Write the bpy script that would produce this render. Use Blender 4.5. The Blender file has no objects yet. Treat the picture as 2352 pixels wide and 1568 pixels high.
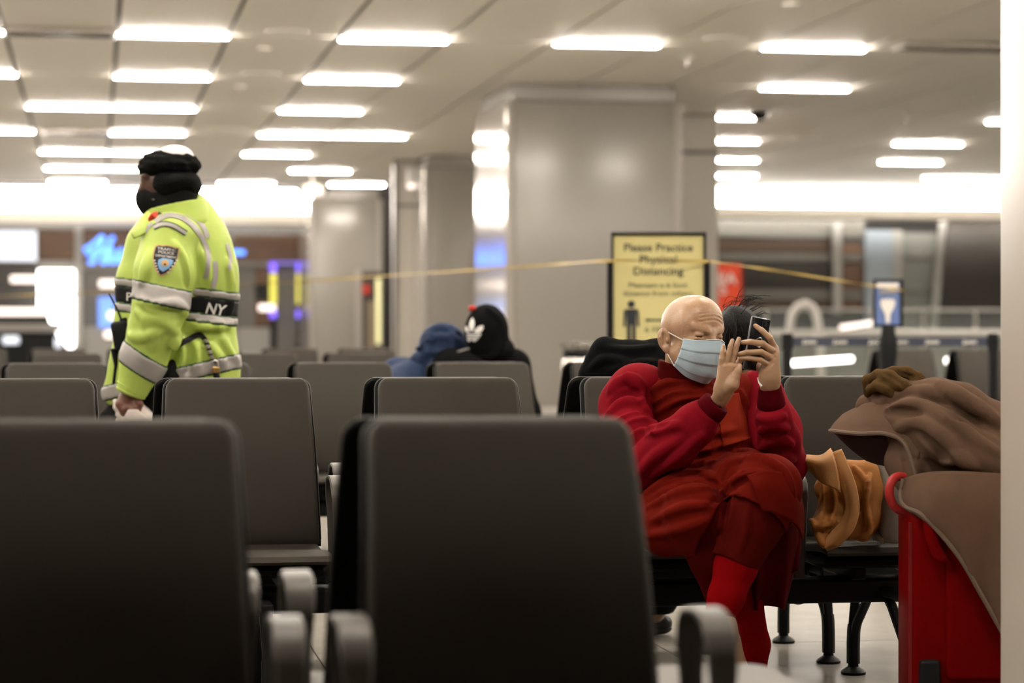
import bpy, bmesh, math, random
import numpy as np
from mathutils import Vector, Matrix

# ---------------------------------------------------------------- camera, world, exposure
SC = bpy.context.scene
COL = SC.collection
F = 5553.0            # focal length in pixels (85 mm on 36 mm, frame 2352 wide)
YAW = math.radians(9.8)
CS, SN = math.cos(YAW), math.sin(YAW)
HC = 1.115            # camera height
HZ = 762.0            # horizon row
cam_d = bpy.data.cameras.new('camera')
cam_d.lens = 85.0
cam_d.sensor_width = 36.0
cam_d.shift_y = (HZ - 784.0) / 2352.0
cam_d.clip_end = 300
cam_d.dof.use_dof = True
cam_d.dof.focus_distance = 7.42
cam_d.dof.aperture_fstop = 2.6
cam = bpy.data.objects.new('camera', cam_d)
COL.objects.link(cam)
cam.location = (0, 0, HC)
cam.rotation_euler = (math.pi / 2, 0, -YAW)
SC.camera = cam
world = bpy.data.worlds.new('world')
SC.world = world
world.use_nodes = True
world.node_tree.nodes['Background'].inputs[0].default_value = (0.9, 0.8, 0.7, 1)
world.node_tree.nodes['Background'].inputs[1].default_value = 0.02
SC.view_settings.view_transform = 'Standard'
SC.view_settings.look = 'None'
SC.view_settings.exposure = EXPOSURE = 0.65
SC.view_settings.gamma = 1.0
SC.view_settings.use_curve_mapping = False
CY = SC.cycles
CY.max_bounces = 6; CY.diffuse_bounces = 3; CY.glossy_bounces = 3; CY.transmission_bounces = 4; CY.transparent_max_bounces = 4
CY.caustics_reflective = False; CY.caustics_refractive = False; CY.sample_clamp_indirect = 8.0; CY.adaptive_threshold = 0.06; CY.adaptive_min_samples = 16
LIGHT_COL = (1.0, 0.905, 0.785)
LIGHT_STR = 150.0

def at(px, py, d):
    """pixel + distance along the lens axis -> world point"""
    u = (px - 1176.0) / F
    v = (HZ - py) / F
    return Vector((d * (SN + u * CS), d * (CS - u * SN), HC + d * v))
def atY(px, py, Y):
    u = (px - 1176.0) / F
    return at(px, py, Y / (CS - u * SN))
def A(px, py, d):
    return np.array(at(px, py, d))

# ---------------------------------------------------------------- materials
MATS = {}
def lin(c):
    return tuple(((x / 255.0) / 12.92 if x / 255.0 <= 0.04045 else ((x / 255.0 + 0.055) / 1.055) ** 2.4) for x in c)
def mat(name, rgb, rough=0.6, metal=0.0, var=0.08, scale=30.0, bump=0.0, bscale=None, emit=0.0, ecol=None,
        spec=0.35, sheen=0.0, trans=0.0, sss=0.0, coat=0.0, stretch=None, srgb=False, rvar=0.0, ior=None):
    if name in MATS: return MATS[name]
    if srgb: rgb = lin(rgb)
    m = bpy.data.materials.new(name)
    m.use_nodes = True
    nt = m.node_tree; N = nt.nodes; L = nt.links
    b = N['Principled BSDF']
    b.inputs['Roughness'].default_value = rough
    b.inputs['Metallic'].default_value = metal
    b.inputs['Specular IOR Level'].default_value = spec
    if sheen: b.inputs['Sheen Weight'].default_value = sheen
    if trans: b.inputs['Transmission Weight'].default_value = trans
    if coat: b.inputs['Coat Weight'].default_value = coat; b.inputs['Coat Roughness'].default_value = 0.08
    if ior: b.inputs['IOR'].default_value = ior
    if sss:
        b.inputs['Subsurface Weight'].default_value = sss
        b.inputs['Subsurface Radius'].default_value = (0.012, 0.005, 0.003)
        b.inputs['Subsurface Scale'].default_value = 1.0
    tc = N.new('ShaderNodeTexCoord')
    mp = N.new('ShaderNodeMapping')
    if stretch: mp.inputs['Scale'].default_value = stretch
    L.new(tc.outputs['Object'], mp.inputs['Vector'])
    nz = N.new('ShaderNodeTexNoise')
    nz.inputs['Scale'].default_value = scale
    nz.inputs['Detail'].default_value = 4.0
    L.new(mp.outputs['Vector'], nz.inputs['Vector'])
    mx = N.new('ShaderNodeMix'); mx.data_type = 'RGBA'
    lo = tuple(max(0, c * (1 - var)) for c in rgb) + (1,)
    hi = tuple(min(1, c * (1 + var)) for c in rgb) + (1,)
    mx.inputs['A'].default_value = lo; mx.inputs['B'].default_value = hi
    L.new(nz.outputs['Fac'], mx.inputs['Factor'])
    L.new(mx.outputs['Result'], b.inputs['Base Color'])
    if rvar:
        mr = N.new('ShaderNodeMapRange')
        mr.inputs['To Min'].default_value = max(0, rough - rvar); mr.inputs['To Max'].default_value = rough + rvar
        L.new(nz.outputs['Fac'], mr.inputs['Value']); L.new(mr.outputs['Result'], b.inputs['Roughness'])
    if bump:
        nb = N.new('ShaderNodeTexNoise'); nb.inputs['Scale'].default_value = bscale or scale * 4
        nb.inputs['Detail'].default_value = 5.0
        L.new(mp.outputs['Vector'], nb.inputs['Vector'])
        bp = N.new('ShaderNodeBump'); bp.inputs['Strength'].default_value = 1.0; bp.inputs['Distance'].default_value = bump
        L.new(nb.outputs['Fac'], bp.inputs['Height']); L.new(bp.outputs['Normal'], b.inputs['Normal'])
    if emit:
        b.inputs['Emission Color'].default_value = tuple(ecol or rgb) + (1,)
        b.inputs['Emission Strength'].default_value = emit
    MATS[name] = m
    return m

# ---------------------------------------------------------------- objects
def thing(name, label, cat, loc=(0, 0, 0), rotz=0.0, group=None):
    o = bpy.data.objects.new(name, None)
    o.empty_display_size = 0.1
    COL.objects.link(o)
    o.location = loc
    o.rotation_euler = (0, 0, rotz)
    tag(o, label, cat, group)
    return o
def tag(o, label=None, cat=None, group=None, kind=None):
    if label: o['label'] = label
    if cat: o['category'] = cat
    if group: o['group'] = group
    if kind: o['kind'] = kind
    return o
def link(name, me, parent=None, world=True):
    o = bpy.data.objects.new(name, me)
    COL.objects.link(o)
    if parent is not None:
        o.parent = parent
        if world and parent.parent is None:
            o.matrix_parent_inverse = (Matrix.Translation(parent.location) @ parent.rotation_euler.to_matrix().to_4x4()).inverted()
    return o
def mesh_from(name, V, Fc, m=None, smooth=False):
    me = bpy.data.meshes.new(name)
    me.from_pydata([tuple(v) for v in V], [], [tuple(f) for f in Fc])
    me.update()
    if m: me.materials.append(m)
    if smooth: me.polygons.foreach_set('use_smooth', [True] * len(me.polygons))
    return me

class MB:
    """collects shapes of ONE part"""
    def __init__(s): s.v = []; s.f = []
    def add(s, V, Fc):
        o = len(s.v)
        s.v += [Vector(v) for v in V]
        s.f += [tuple(i + o for i in f) for f in Fc]
        return s
    def box(s, c, size, R=None, bev=0.0):
        hx, hy, hz = size[0] / 2, size[1] / 2, size[2] / 2
        bm = bmesh.new()
        bmesh.ops.create_cube(bm, size=1.0)
        for v in bm.verts: v.co = Vector((v.co.x * size[0], v.co.y * size[1], v.co.z * size[2]))
        if bev > 0:
            bmesh.ops.bevel(bm, geom=list(bm.edges), offset=min(bev, min(size) * 0.49), segments=3, affect='EDGES', profile=0.5)
        bm.verts.index_update()
        M = R if R is not None else Matrix.Identity(3)
        V = [Vector(c) + M @ v.co for v in bm.verts]
        Fc = [[v.index for v in f.verts] for f in bm.faces]
        bm.free()
        return s.add(V, Fc)
    def tube(s, pts, r, n=10, cap=True, flat=None):
        pts = [Vector(p) for p in pts]
        rs = r if isinstance(r, (list, tuple)) else [r] * len(pts)
        V = []; Fc = []
        up = Vector((0, 0, 1))
        prev = None
        for i, p in enumerate(pts):
            t = (pts[min(i + 1, len(pts) - 1)] - pts[max(i - 1, 0)])
            if t.length < 1e-9: t = Vector((0, 0, 1))
            t.normalize()
            if prev is None:
                a = t.cross(up)
                if a.length < 1e-3: a = t.cross(Vector((1, 0, 0)))
                a.normalize()
            else:
                a = prev - t * prev.dot(t)
                if a.length < 1e-6: a = t.cross(up)
                a.normalize()
            prev = a
            b = t.cross(a)
            for k in range(n):
                th = 2 * math.pi * k / n
                V.append(p + a * (math.cos(th) * rs[i]) + b * (math.sin(th) * rs[i] * (flat or 1.0)))
        for i in range(len(pts) - 1):
            for k in range(n):
                Fc.append((i * n + k, i * n + (k + 1) % n, (i + 1) * n + (k + 1) % n, (i + 1) * n + k))
        if cap:
            Fc.append(tuple(reversed(range(n))))
            Fc.append(tuple((len(pts) - 1) * n + k for k in range(n)))
        return s.add(V, Fc)
    def bar(s, pts, wdir, w, t):
        """flat bar of width w along wdir, thickness t, swept along pts"""
        pts = [Vector(p) for p in pts]; wd = Vector(wdir).normalized()
        V = []; Fc = []; wl = w if isinstance(w, (list, tuple)) else [w] * len(pts)
        for i, p in enumerate(pts):
            w = wl[i]
            tg = (pts[min(i + 1, len(pts) - 1)] - pts[max(i - 1, 0)]).normalized()
            n = tg.cross(wd).normalized()
            e = min(t, w) * 0.3
            for (a, b) in ((-w/2+e, -t/2), (w/2-e, -t/2), (w/2, -t/2+e), (w/2, t/2-e), (w/2-e, t/2), (-w/2+e, t/2), (-w/2, t/2-e), (-w/2, -t/2+e)):
                V.append(p + wd * a + n * b)
        K = 8
        for i in range(len(pts) - 1):
            for k in range(K):
                Fc.append((i * K + k, i * K + (k + 1) % K, (i + 1) * K + (k + 1) % K, (i + 1) * K + k))
        Fc.append(tuple(reversed(range(K)))); Fc.append(tuple((len(pts) - 1) * K + k for k in range(K)))
        return s.add(V, Fc)
    def lathe(s, prof, c=(0, 0, 0), n=20, R=None):
        V = []; Fc = []
        M = R if R is not None else Matrix.Identity(3)
        for (r, z) in prof:
            for k in range(n):
                th = 2 * math.pi * k / n
                V.append(Vector(c) + M @ Vector((r * math.cos(th), r * math.sin(th), z)))
        for i in range(len(prof) - 1):
            for k in range(n):
                Fc.append((i * n + k, i * n + (k + 1) % n, (i + 1) * n + (k + 1) % n, (i + 1) * n + k))
        Fc.append(tuple(reversed(range(n)))); Fc.append(tuple((len(prof) - 1) * n + k for k in range(n)))
        return s.add(V, Fc)
    def prism(s, poly, o, ux, uy, depth):
        """polygon (2D) in plane o+ux,uy extruded along ux x uy by depth"""
        o = Vector(o); ux = Vector(ux); uy = Vector(uy); n = ux.cross(uy).normalized() * depth
        k = len(poly)
        V = [o + ux * a + uy * b for a, b in poly] + [o + ux * a + uy * b + n for a, b in poly]
        Fc = [tuple(reversed(range(k))), tuple(range(k, 2 * k))]
        for i in range(k): Fc.append((i, (i + 1) % k, k + (i + 1) % k, k + i))
        return s.add(V, Fc)
    def rings(s, rings, closed=True, cap=True):
        n = len(rings[0]); V = [p for r in rings for p in r]; Fc = []
        for i in range(len(rings) - 1):
            for k in range(n if closed else n - 1):
                Fc.append((i * n + k, i * n + (k + 1) % n, (i + 1) * n + (k + 1) % n, (i + 1) * n + k))
        if cap and closed:
            Fc.append(tuple(reversed(range(n)))); Fc.append(tuple((len(rings) - 1) * n + k for k in range(n)))
        return s.add(V, Fc)
    def mesh(s, name, m, smooth=False):
        me = mesh_from(name, s.v, s.f, m)
        bm = bmesh.new(); bm.from_mesh(me)
        bmesh.ops.recalc_face_normals(bm, faces=bm.faces)
        bm.to_mesh(me); bm.free()
        if smooth:
            me.polygons.foreach_set('use_smooth', [True] * len(me.polygons))
            try: me.set_sharp_from_angle(angle=math.radians(38))
            except Exception: pass
        return me
    def obj(s, name, m, parent=None, smooth=False, world=True):
        return link(name, s.mesh(name, m, smooth), parent, world)

def pad_mesh(prof, K=8):
    """loft of rounded rectangles. prof: list of (y, z, halfwidth, halfthick); sections span x; thickness along the profile normal"""
    rings = []
    P = [Vector((0, p[0], p[1])) for p in prof]
    for i, p in enumerate(prof):
        t = (P[min(i + 1, len(P) - 1)] - P[max(i - 1, 0)]).normalized()
        n = Vector((0, -t.z, t.y))
        w, h = p[2], p[3]
        c = min(h, w) * 0.85
        ring = []
        for (sx, sy, a0) in ((1, 1, 0), (-1, 1, 90), (-1, -1, 180), (1, -1, 270)):
            for j in range(4):
                a = math.radians(a0 + 30 * j)
                ring.append(P[i] + Vector((1, 0, 0)) * (sx * (w - c) + c * math.cos(a)) + n * (sy * (h - c) + c * math.sin(a)))
        rings.append(ring)
    return rings

def copy_tree(o, parent=None):
    c = o.copy(); COL.objects.link(c)
    if parent is not None: c.parent = parent
    for ch in o.children: copy_tree(ch, c)
    return c

def text_mesh(body, size, m, name='lettering', depth=0.0, align='CENTER', space=1.0, bold=0.0):
    cu = bpy.data.curves.new(name, 'FONT')
    cu.body = body; cu.size = size; cu.align_x = align; cu.extrude = depth; cu.space_character = space
    cu.offset = bold
    cu.resolution_u = 3
    o = bpy.data.objects.new(name, cu); COL.objects.link(o)
    dg = bpy.context.evaluated_depsgraph_get()
    me = bpy.data.meshes.new_from_object(o.evaluated_get(dg))
    bpy.data.objects.remove(o); bpy.data.curves.remove(cu)
    me.name = name
    me.materials.clear(); me.materials.append(m)
    return me
def place_text(body, size, m, o, ux, uy, parent=None, name='lettering', depth=0.001, lift=0.002, align='CENTER', space=1.0, bold=0.0, fit=None):
    me = text_mesh(body, size, m, name, depth, align, space, bold)
    xs = [v.co.x for v in me.vertices]
    k = 1.0
    if fit: k = fit / (max(xs) - min(xs))
    ux = Vector(ux).normalized(); uy = Vector(uy).normalized(); n = ux.cross(uy)
    for v in me.vertices:
        c = v.co.copy(); v.co = Vector(o) + ux * (c.x * k) + uy * c.y + n * (c.z + lift)
    o_ = link(name, me, parent); o_['kind'] = 'stuff'
    return o_

# ---------------------------------------------------------------- implicit surfaces (numpy) + surface nets
class SDF:
    def __init__(s, lo, hi, h):
        s.lo = np.array(lo, float); s.h = h
        s.n = np.maximum(4, np.ceil((np.array(hi, float) - s.lo) / h).astype(int) + 1)
        s.D = np.full(s.n, 0.6, np.float32)
    def copy(s):
        c = SDF.__new__(SDF); c.lo = s.lo; c.h = s.h; c.n = s.n; c.D = s.D.copy(); return c
    def _sub(s, lo, hi, pad):
        a = np.clip(np.floor((np.array(lo) - pad - s.lo) / s.h).astype(int), 0, s.n)
        b = np.clip(np.ceil((np.array(hi) + pad - s.lo) / s.h).astype(int) + 1, 0, s.n)
        if np.any(b - a < 1): return None, None
        sl = tuple(slice(a[i], b[i]) for i in range(3))
        ax = [s.lo[i] + s.h * np.arange(a[i], b[i], dtype=np.float32) for i in range(3)]
        X, Y, Z = np.meshgrid(*ax, indexing='ij')
        return sl, np.stack([X, Y, Z], -1).astype(np.float32)
    def _mix(s, sl, d, k, op):
        D = s.D[sl]
        if op == 'sub': D = -D
        if op == 'int': D = -D; d = -d
        if k > 0:
            hh = np.maximum(k - np.abs(D - d), 0) / k
            r = np.minimum(D, d) - hh * hh * k * 0.25
        else: r = np.minimum(D, d)
        if op == 'sub': r = -r
        if op == 'int': r = -r
        s.D[sl] = r
    def cap(s, a, b, ra, rb=None, k=0.02, op='add', flat=None, fd=None):
        a = np.array(a, np.float32); b = np.array(b, np.float32); rb = ra if rb is None else rb
        R = max(ra, rb)
        sl, P = s._sub(np.minimum(a, b) - R, np.maximum(a, b) + R, k + 3 * s.h + 0.02)
        if sl is None: return s
        ab = b - a; L2 = max(float(ab @ ab), 1e-12)
        w = P - a
        t = np.clip(w @ ab / L2, 0, 1)
        q = w - t[..., None] * ab
        if flat is not None:
            f = np.array(fd, np.float32); f = f / np.linalg.norm(f)
            c = q @ f
            q = q + (c * (1.0 / flat - 1.0))[..., None] * f
        d = np.linalg.norm(q, axis=-1) - (ra + (rb - ra) * t)
        if flat is not None and flat < 1: d = d * (0.5 + 0.5 * flat)
        s._mix(sl, d, k, op)
        return s
    def chain(s, pts, rs, k=0.02, op='add', **kw):
        for i in range(len(pts) - 1): s.cap(pts[i], pts[i + 1], rs[i], rs[i + 1], k, op, **kw)
        return s
    def ell(s, c, r, R=None, k=0.02, op='add'):
        c = np.array(c, np.float32); r = np.array(r, np.float32) * np.ones(3, np.float32)
        m = float(r.max())
        sl, P = s._sub(c - m, c + m, k + 3 * s.h + 0.02)
        if sl is None: return s
        w = P - c
        if R is not None: w = w @ np.array(R, np.float32)      # columns of R = local axes in world
        k0 = np.linalg.norm(w / r, axis=-1); k1 = np.linalg.norm(w / (r * r), axis=-1)
        d = np.where(k1 > 1e-9, k0 * (k0 - 1.0) / np.maximum(k1, 1e-9), -m)
        s._mix(sl, d.astype(np.float32), k, op)
        return s
    def box(s, c, half, R=None, r=0.0, k=0.0, op='add'):
        c = np.array(c, np.float32); half = np.array(half, np.float32)
        m = float(np.linalg.norm(half))
        sl, P = s._sub(c - m, c + m, k + 3 * s.h + 0.02)
        if sl is None: return s
        w = P - c
        if R is not None: w = w @ np.array(R, np.float32)
        q = np.abs(w) - (half - r)
        d = np.linalg.norm(np.maximum(q, 0), axis=-1) + np.minimum(q.max(-1), 0) - r
        s._mix(sl, d.astype(np.float32), k, op)
        return s
    def half(s, p, n, k=0.0):
        """keep only the side opposite to n (cut by plane)"""
        sl, P = s._sub(s.lo, s.lo + s.h * s.n, 0)
        n = np.array(n, np.float32); n /= np.linalg.norm(n)
        d = (P - np.array(p, np.float32)) @ n
        s._mix(sl, d, k, 'int'); return s
    def samp(s, P):
        q = (np.asarray(P) - s.lo) / s.h
        i = np.clip(np.floor(q).astype(int), 0, s.n - 2); f = np.clip(q - i, 0, 1)
        r = 0
        for a in (0, 1):
            for b in (0, 1):
                for c in (0, 1):
                    w = (f[..., 0] if a else 1 - f[..., 0]) * (f[..., 1] if b else 1 - f[..., 1]) * (f[..., 2] if c else 1 - f[..., 2])
                    r = r + w * s.D[i[..., 0] + a, i[..., 1] + b, i[..., 2] + c]
        return r
    def ray(s, px, py, d0, d1, step=0.003):
        """distance at which the line of sight through a pixel meets the surface"""
        d = np.arange(d0, d1, step)
        u = (px - 1176.0) / F; v = (HZ - py) / F
        P = np.stack([d * (SN + u * CS), d * (CS - u * SN), HC + d * v], -1)
        f = s.samp(P)
        k = np.argmax(f < 0)
        if f[k] >= 0: return None
        if k == 0: return d[0]
        t = f[k - 1] / (f[k - 1] - f[k])
        return d[k - 1] + t * step
    def fold(s, pts, r, inset, k=0.02, op='add', d0=6.3, d1=8.2, n=4, taper=True):
        """cloth fold: ridge (or crease with op='sub') that follows the surface under a line"""
        Q = crm([(a, b, 0) for a, b in pts], n)
        ds = [s.ray(q[0], q[1], d0, d1) for q in Q]
        ok = [x for x in ds if x is not None]
        if not ok: return s
        C = []
        for q, dd in zip(Q, ds):
            dd = dd if dd is not None else ok[len(ok) // 2]
            C.append(A(q[0], q[1], dd + inset))
        N_ = len(C)
        R_ = [r * ((0.55 + 0.45 * math.sin(math.pi * (i + 0.5) / N_)) if taper else 1) for i in range(N_)]
        base = s.copy() if False else s
        return s.chain(C, R_, k, op)
    def pts(s):
        sl, P = s._sub(s.lo, s.lo + s.h * s.n, 0)
        return P
    def warp(s, fn, band=0.08):
        """fn(P (N,3)) -> offset added to the field near the surface (positive = inward dent)"""
        idx = np.where(np.abs(s.D) < band)
        P = np.stack([s.lo[i] + s.h * idx[i] for i in range(3)], -1)
        s.D[idx] += fn(P).astype(np.float32)
        return s
    def nets(s, smooth=0):
        D = s.D; n = s.n; S = D < 0
        c = [(i, j, k) for i in (0, 1) for j in (0, 1) for k in (0, 1)]
        def cut(Aa, o): return Aa[o[0]:n[0] - 1 + o[0], o[1]:n[1] - 1 + o[1], o[2]:n[2] - 1 + o[2]]
        cnt = sum(cut(S, o).astype(np.int8) for o in c)
        act = (cnt > 0) & (cnt < 8)
        I = np.argwhere(act)
        if len(I) == 0: return np.zeros((0, 3)), np.zeros((0, 4), int)
        val = np.stack([D[I[:, 0] + o[0], I[:, 1] + o[1], I[:, 2] + o[2]] for o in c], 1)
        co = np.array(c, float)
        sm = np.zeros((len(I), 3)); ct = np.zeros(len(I))
        for a in range(8):
            for b in range(a + 1, 8):
                if np.abs(co[a] - co[b]).sum() != 1: continue
                va, vb = val[:, a], val[:, b]
                m = (va < 0) != (vb < 0)
                t = np.where(m, va / np.where(m, va - vb, 1), 0)
                p = co[a] + t[:, None] * (co[b] - co[a])
                sm += p * m[:, None]; ct += m
        V = s.lo + s.h * (I + sm / ct[:, None])
        vid = np.full(tuple(x - 1 for x in n), -1, np.int64)
        vid[I[:, 0], I[:, 1], I[:, 2]] = np.arange(len(I))
        Q = []
        for ax in range(3):
            o1, o2 = (ax + 1) % 3, (ax + 2) % 3
            A0 = [slice(None)] * 3; A1 = [slice(None)] * 3
            A0[ax] = slice(0, -1); A1[ax] = slice(1, None)
            s0 = S[tuple(A0)]; s1 = S[tuple(A1)]
            E = np.argwhere(s0 != s1)
            ok = (E[:, o1] > 0) & (E[:, o2] > 0) & (E[:, o1] < n[o1] - 1) & (E[:, o2] < n[o2] - 1)
            E = E[ok]
            ins = s0[E[:, 0], E[:, 1], E[:, 2]]
            q = []
            for (d1, d2) in ((-1, -1), (0, -1), (0, 0), (-1, 0)):
                J = E.copy(); J[:, o1] += d1; J[:, o2] += d2
                q.append(vid[J[:, 0], J[:, 1], J[:, 2]])
            q = np.stack(q, 1)
            q[~ins] = q[~ins][:, ::-1]
            Q.append(q)
        Q = np.concatenate(Q)
        Q = Q[(Q >= 0).all(1)]
        if smooth:
            V = lap(V, Q, smooth)
        return V, Q
    def mesh(s, name, m, smooth=2):
        V, Q = s.nets(smooth)
        return npmesh(name, V, Q, m)
    def obj(s, name, m, parent=None, smooth=2):
        return link(name, s.mesh(name, m, smooth), parent)
def lap(V, Q, it):
    e = np.concatenate([Q[:, [0, 1]], Q[:, [1, 2]], Q[:, [2, 3]], Q[:, [3, 0]]])
    e = np.concatenate([e, e[:, ::-1]])
    nV = len(V)
    deg = np.bincount(e[:, 0], minlength=nV).astype(float)
    for t in range(it):
        for lam in (0.5, -0.4):
            S_ = np.stack([np.bincount(e[:, 0], weights=V[e[:, 1], i], minlength=nV) for i in range(3)], 1)
            V = V + lam * (S_ / np.maximum(deg, 1)[:, None] - V)
    return V
def npmesh(name, V, Q, m, smooth=True):
    me = bpy.data.meshes.new(name)
    V = np.asarray(V, np.float32); Q = np.asarray(Q, np.int32)
    me.vertices.add(len(V)); me.vertices.foreach_set('co', V.ravel())
    k = Q.shape[1]
    me.loops.add(Q.size); me.loops.foreach_set('vertex_index', Q.ravel())
    me.polygons.add(len(Q)); me.polygons.foreach_set('loop_start', np.arange(0, Q.size, k, dtype=np.int32))
    me.update(calc_edges=True)
    me.polygons.foreach_set('use_smooth', np.full(len(Q), smooth))
    if m: me.materials.append(m)
    me.update()
    return me
def join_np(parts):
    V = []; Q = []; o = 0
    for v, q in parts:
        V.append(v); Q.append(q + o); o += len(v)
    return np.concatenate(V), np.concatenate(Q)
_rng = np.random.RandomState(5)
def vnoise(P, seed=0, freq=1.0):
    """smooth pseudo noise: sum of random sines, about -1..1"""
    r = np.random.RandomState(seed)
    out = np.zeros(len(P))
    for i in range(7):
        k = r.normal(size=3); k = k / np.linalg.norm(k) * freq * r.uniform(3, 9)
        out += np.sin(P @ k + r.uniform(0, 6.28)) / 3.2
    return out
def crm(pts, n):
    """Catmull-Rom through points, n samples per span"""
    P = [np.array(p, float) for p in pts]
    P = [2 * P[0] - P[1]] + P + [2 * P[-1] - P[-2]]
    out = []
    for i in range(1, len(P) - 2):
        for j in range(n):
            t = j / n
            a, b, c, d = P[i - 1], P[i], P[i + 1], P[i + 2]
            out.append(0.5 * ((2 * b) + (-a + c) * t + (2 * a - 5 * b + 4 * c - d) * t * t + (-a + 3 * b - 3 * c + d) * t ** 3))
    out.append(P[-2])
    return out
def project(me, s, d0, d1, lift=0.003, name=None, parent=None):
    """flat mesh given in picture coordinates (x, y, layer) laid onto the surface s"""
    ds = []
    for v in me.vertices: ds.append(s.ray(v.co.x, v.co.y, d0, d1))
    ok = [x for x in ds if x is not None]
    last = ok[0]
    for v, dd in zip(me.vertices, ds):
        if dd is None: dd = last
        last = dd
        v.co = at(v.co.x, v.co.y, dd - lift - v.co.z)
    return link(name or me.name, me, parent)
def strip_px(center, w, n=6):
    """ribbon in picture coordinates along a line; w = width (number or list)"""
    ws = list(w) if isinstance(w, (list, tuple)) else [w] * len(center)
    C = crm([(a, b, c_) for (a, b), c_ in zip(center, ws)], n)
    V = []; Fc = []
    for i, c in enumerate(C):
        t = C[min(i + 1, len(C) - 1)][:2] - C[max(i - 1, 0)][:2]; t = t / max(np.linalg.norm(t), 1e-6)
        nn = np.array([-t[1], t[0]])
        for k in (-1, -0.33, 0.33, 1): V.append((c[0] + nn[0] * k * c[2] / 2, c[1] + nn[1] * k * c[2] / 2, 0))
    for i in range(len(C) - 1):
        for k in range(3): Fc.append((i * 4 + k, i * 4 + k + 1, i * 4 + 5 + k, i * 4 + 4 + k))
    return V, Fc
def text_px(body, ox, oy, hpx, m, fit=None, rot=0.0, shear=0.0, layer=0.0, bold=0.0):
    me = text_mesh(body, hpx * 1.4, m, 'lettering', 0.0, 'LEFT', bold=bold * hpx)
    xs = [v.co.x for v in me.vertices]; k = fit / (max(xs) - min(xs)) if fit else 1.0
    c, s_ = math.cos(rot), math.sin(rot)
    for v in me.vertices:
        x, y = v.co.x * k + v.co.y * shear, v.co.y
        v.co = (ox + x * c + y * s_, oy + x * s_ - y * c, layer)
    return me
def sheet(rows, nu, nv, thick, name, m, parent=None, ripple=None):
    """cloth sheet: rows of control points (all the same length), splined both ways, given thickness"""
    R = [crm(r, nu) for r in rows]
    cols = [crm([R[i][j] for i in range(len(R))], nv) for j in range(len(R[0]))]
    G = np.array(cols)                # (U, V, 3)
    if ripple is not None: G = ripple(G)
    du = np.gradient(G, axis=0); dv = np.gradient(G, axis=1)
    Nn = np.cross(du, dv); Nn /= np.maximum(np.linalg.norm(Nn, axis=-1, keepdims=True), 1e-9)
    U, W = G.shape[:2]
    top = (G + Nn * thick / 2).reshape(-1, 3); bot = (G - Nn * thick / 2).reshape(-1, 3)
    V = np.concatenate([top, bot]); o = U * W
    i, j = np.meshgrid(np.arange(U - 1), np.arange(W - 1), indexing='ij')
    a = (i * W + j).ravel(); b = ((i + 1) * W + j).ravel(); c = ((i + 1) * W + j + 1).ravel(); d = (i * W + j + 1).ravel()
    Q = [np.stack([a, b, c, d], 1), np.stack([d, c, b, a], 1) + o]
    def rim(idx):
        idx = np.array(idx); return np.stack([idx[:-1], idx[:-1] + o, idx[1:] + o, idx[1:]], 1)
    Q.append(rim([k * W for k in range(U)])); Q.append(rim([k * W + W - 1 for k in range(U)])[:, ::-1])
    Q.append(rim(list(range(W)))[:, ::-1]); Q.append(rim([(U - 1) * W + k for k in range(W)]))
    me = npmesh(name, V, np.concatenate(Q), m)
    return link(name, me, parent)
# ---------------------------------------------------------------- the hall
CEIL = 4.40
M_ceil = mat('ceiling_white', (0.88, 0.84, 0.765), 0.55, var=0.03, scale=3, spec=0.4)
M_joint = mat('ceiling_joint', (0.12, 0.11, 0.095), 0.7)
M_col = mat('column_panel', (0.255, 0.233, 0.205), 0.24, var=0.03, scale=1.3, spec=0.55, bump=0.0006, bscale=2.0)
M_colside = mat('column_polished', (0.62, 0.59, 0.56), 0.10, metal=0.75, var=0.04, scale=2, bump=0.0006, bscale=5)
M_trim = mat('column_trim', (0.32, 0.29, 0.26), 0.35, var=0.03)
M_beige = mat('beige_wall', (0.48, 0.44, 0.385), 0.4, var=0.04, scale=2)
M_dark = mat('dark_interior', (0.04, 0.037, 0.033), 0.5, var=0.2, scale=2)
M_brown = mat('brown_wood', (0.12, 0.064, 0.034), 0.4, var=0.25, scale=3, stretch=(1, 1, 8))
M_greyg = mat('grey_panel', (0.22, 0.21, 0.195), 0.35, var=0.08, scale=2)
M_metal = mat('satin_metal', (0.55, 0.52, 0.49), 0.3, metal=0.8, var=0.05)
M_lamp = mat('lamp_diffuser', (1, 1, 1), 0.5, var=0.0, emit=LIGHT_STR, ecol=LIGHT_COL)
M_cove = mat('cove_glow', (1, 1, 1), 0.5, var=0.0, emit=24.0, ecol=(1.0, 0.93, 0.84))

def struct(name, mb, m, parent=None, smooth=False):
    o = mb.obj(name, m, parent, smooth)
    if parent is None: o['kind'] = 'structure'
    return o

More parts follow.
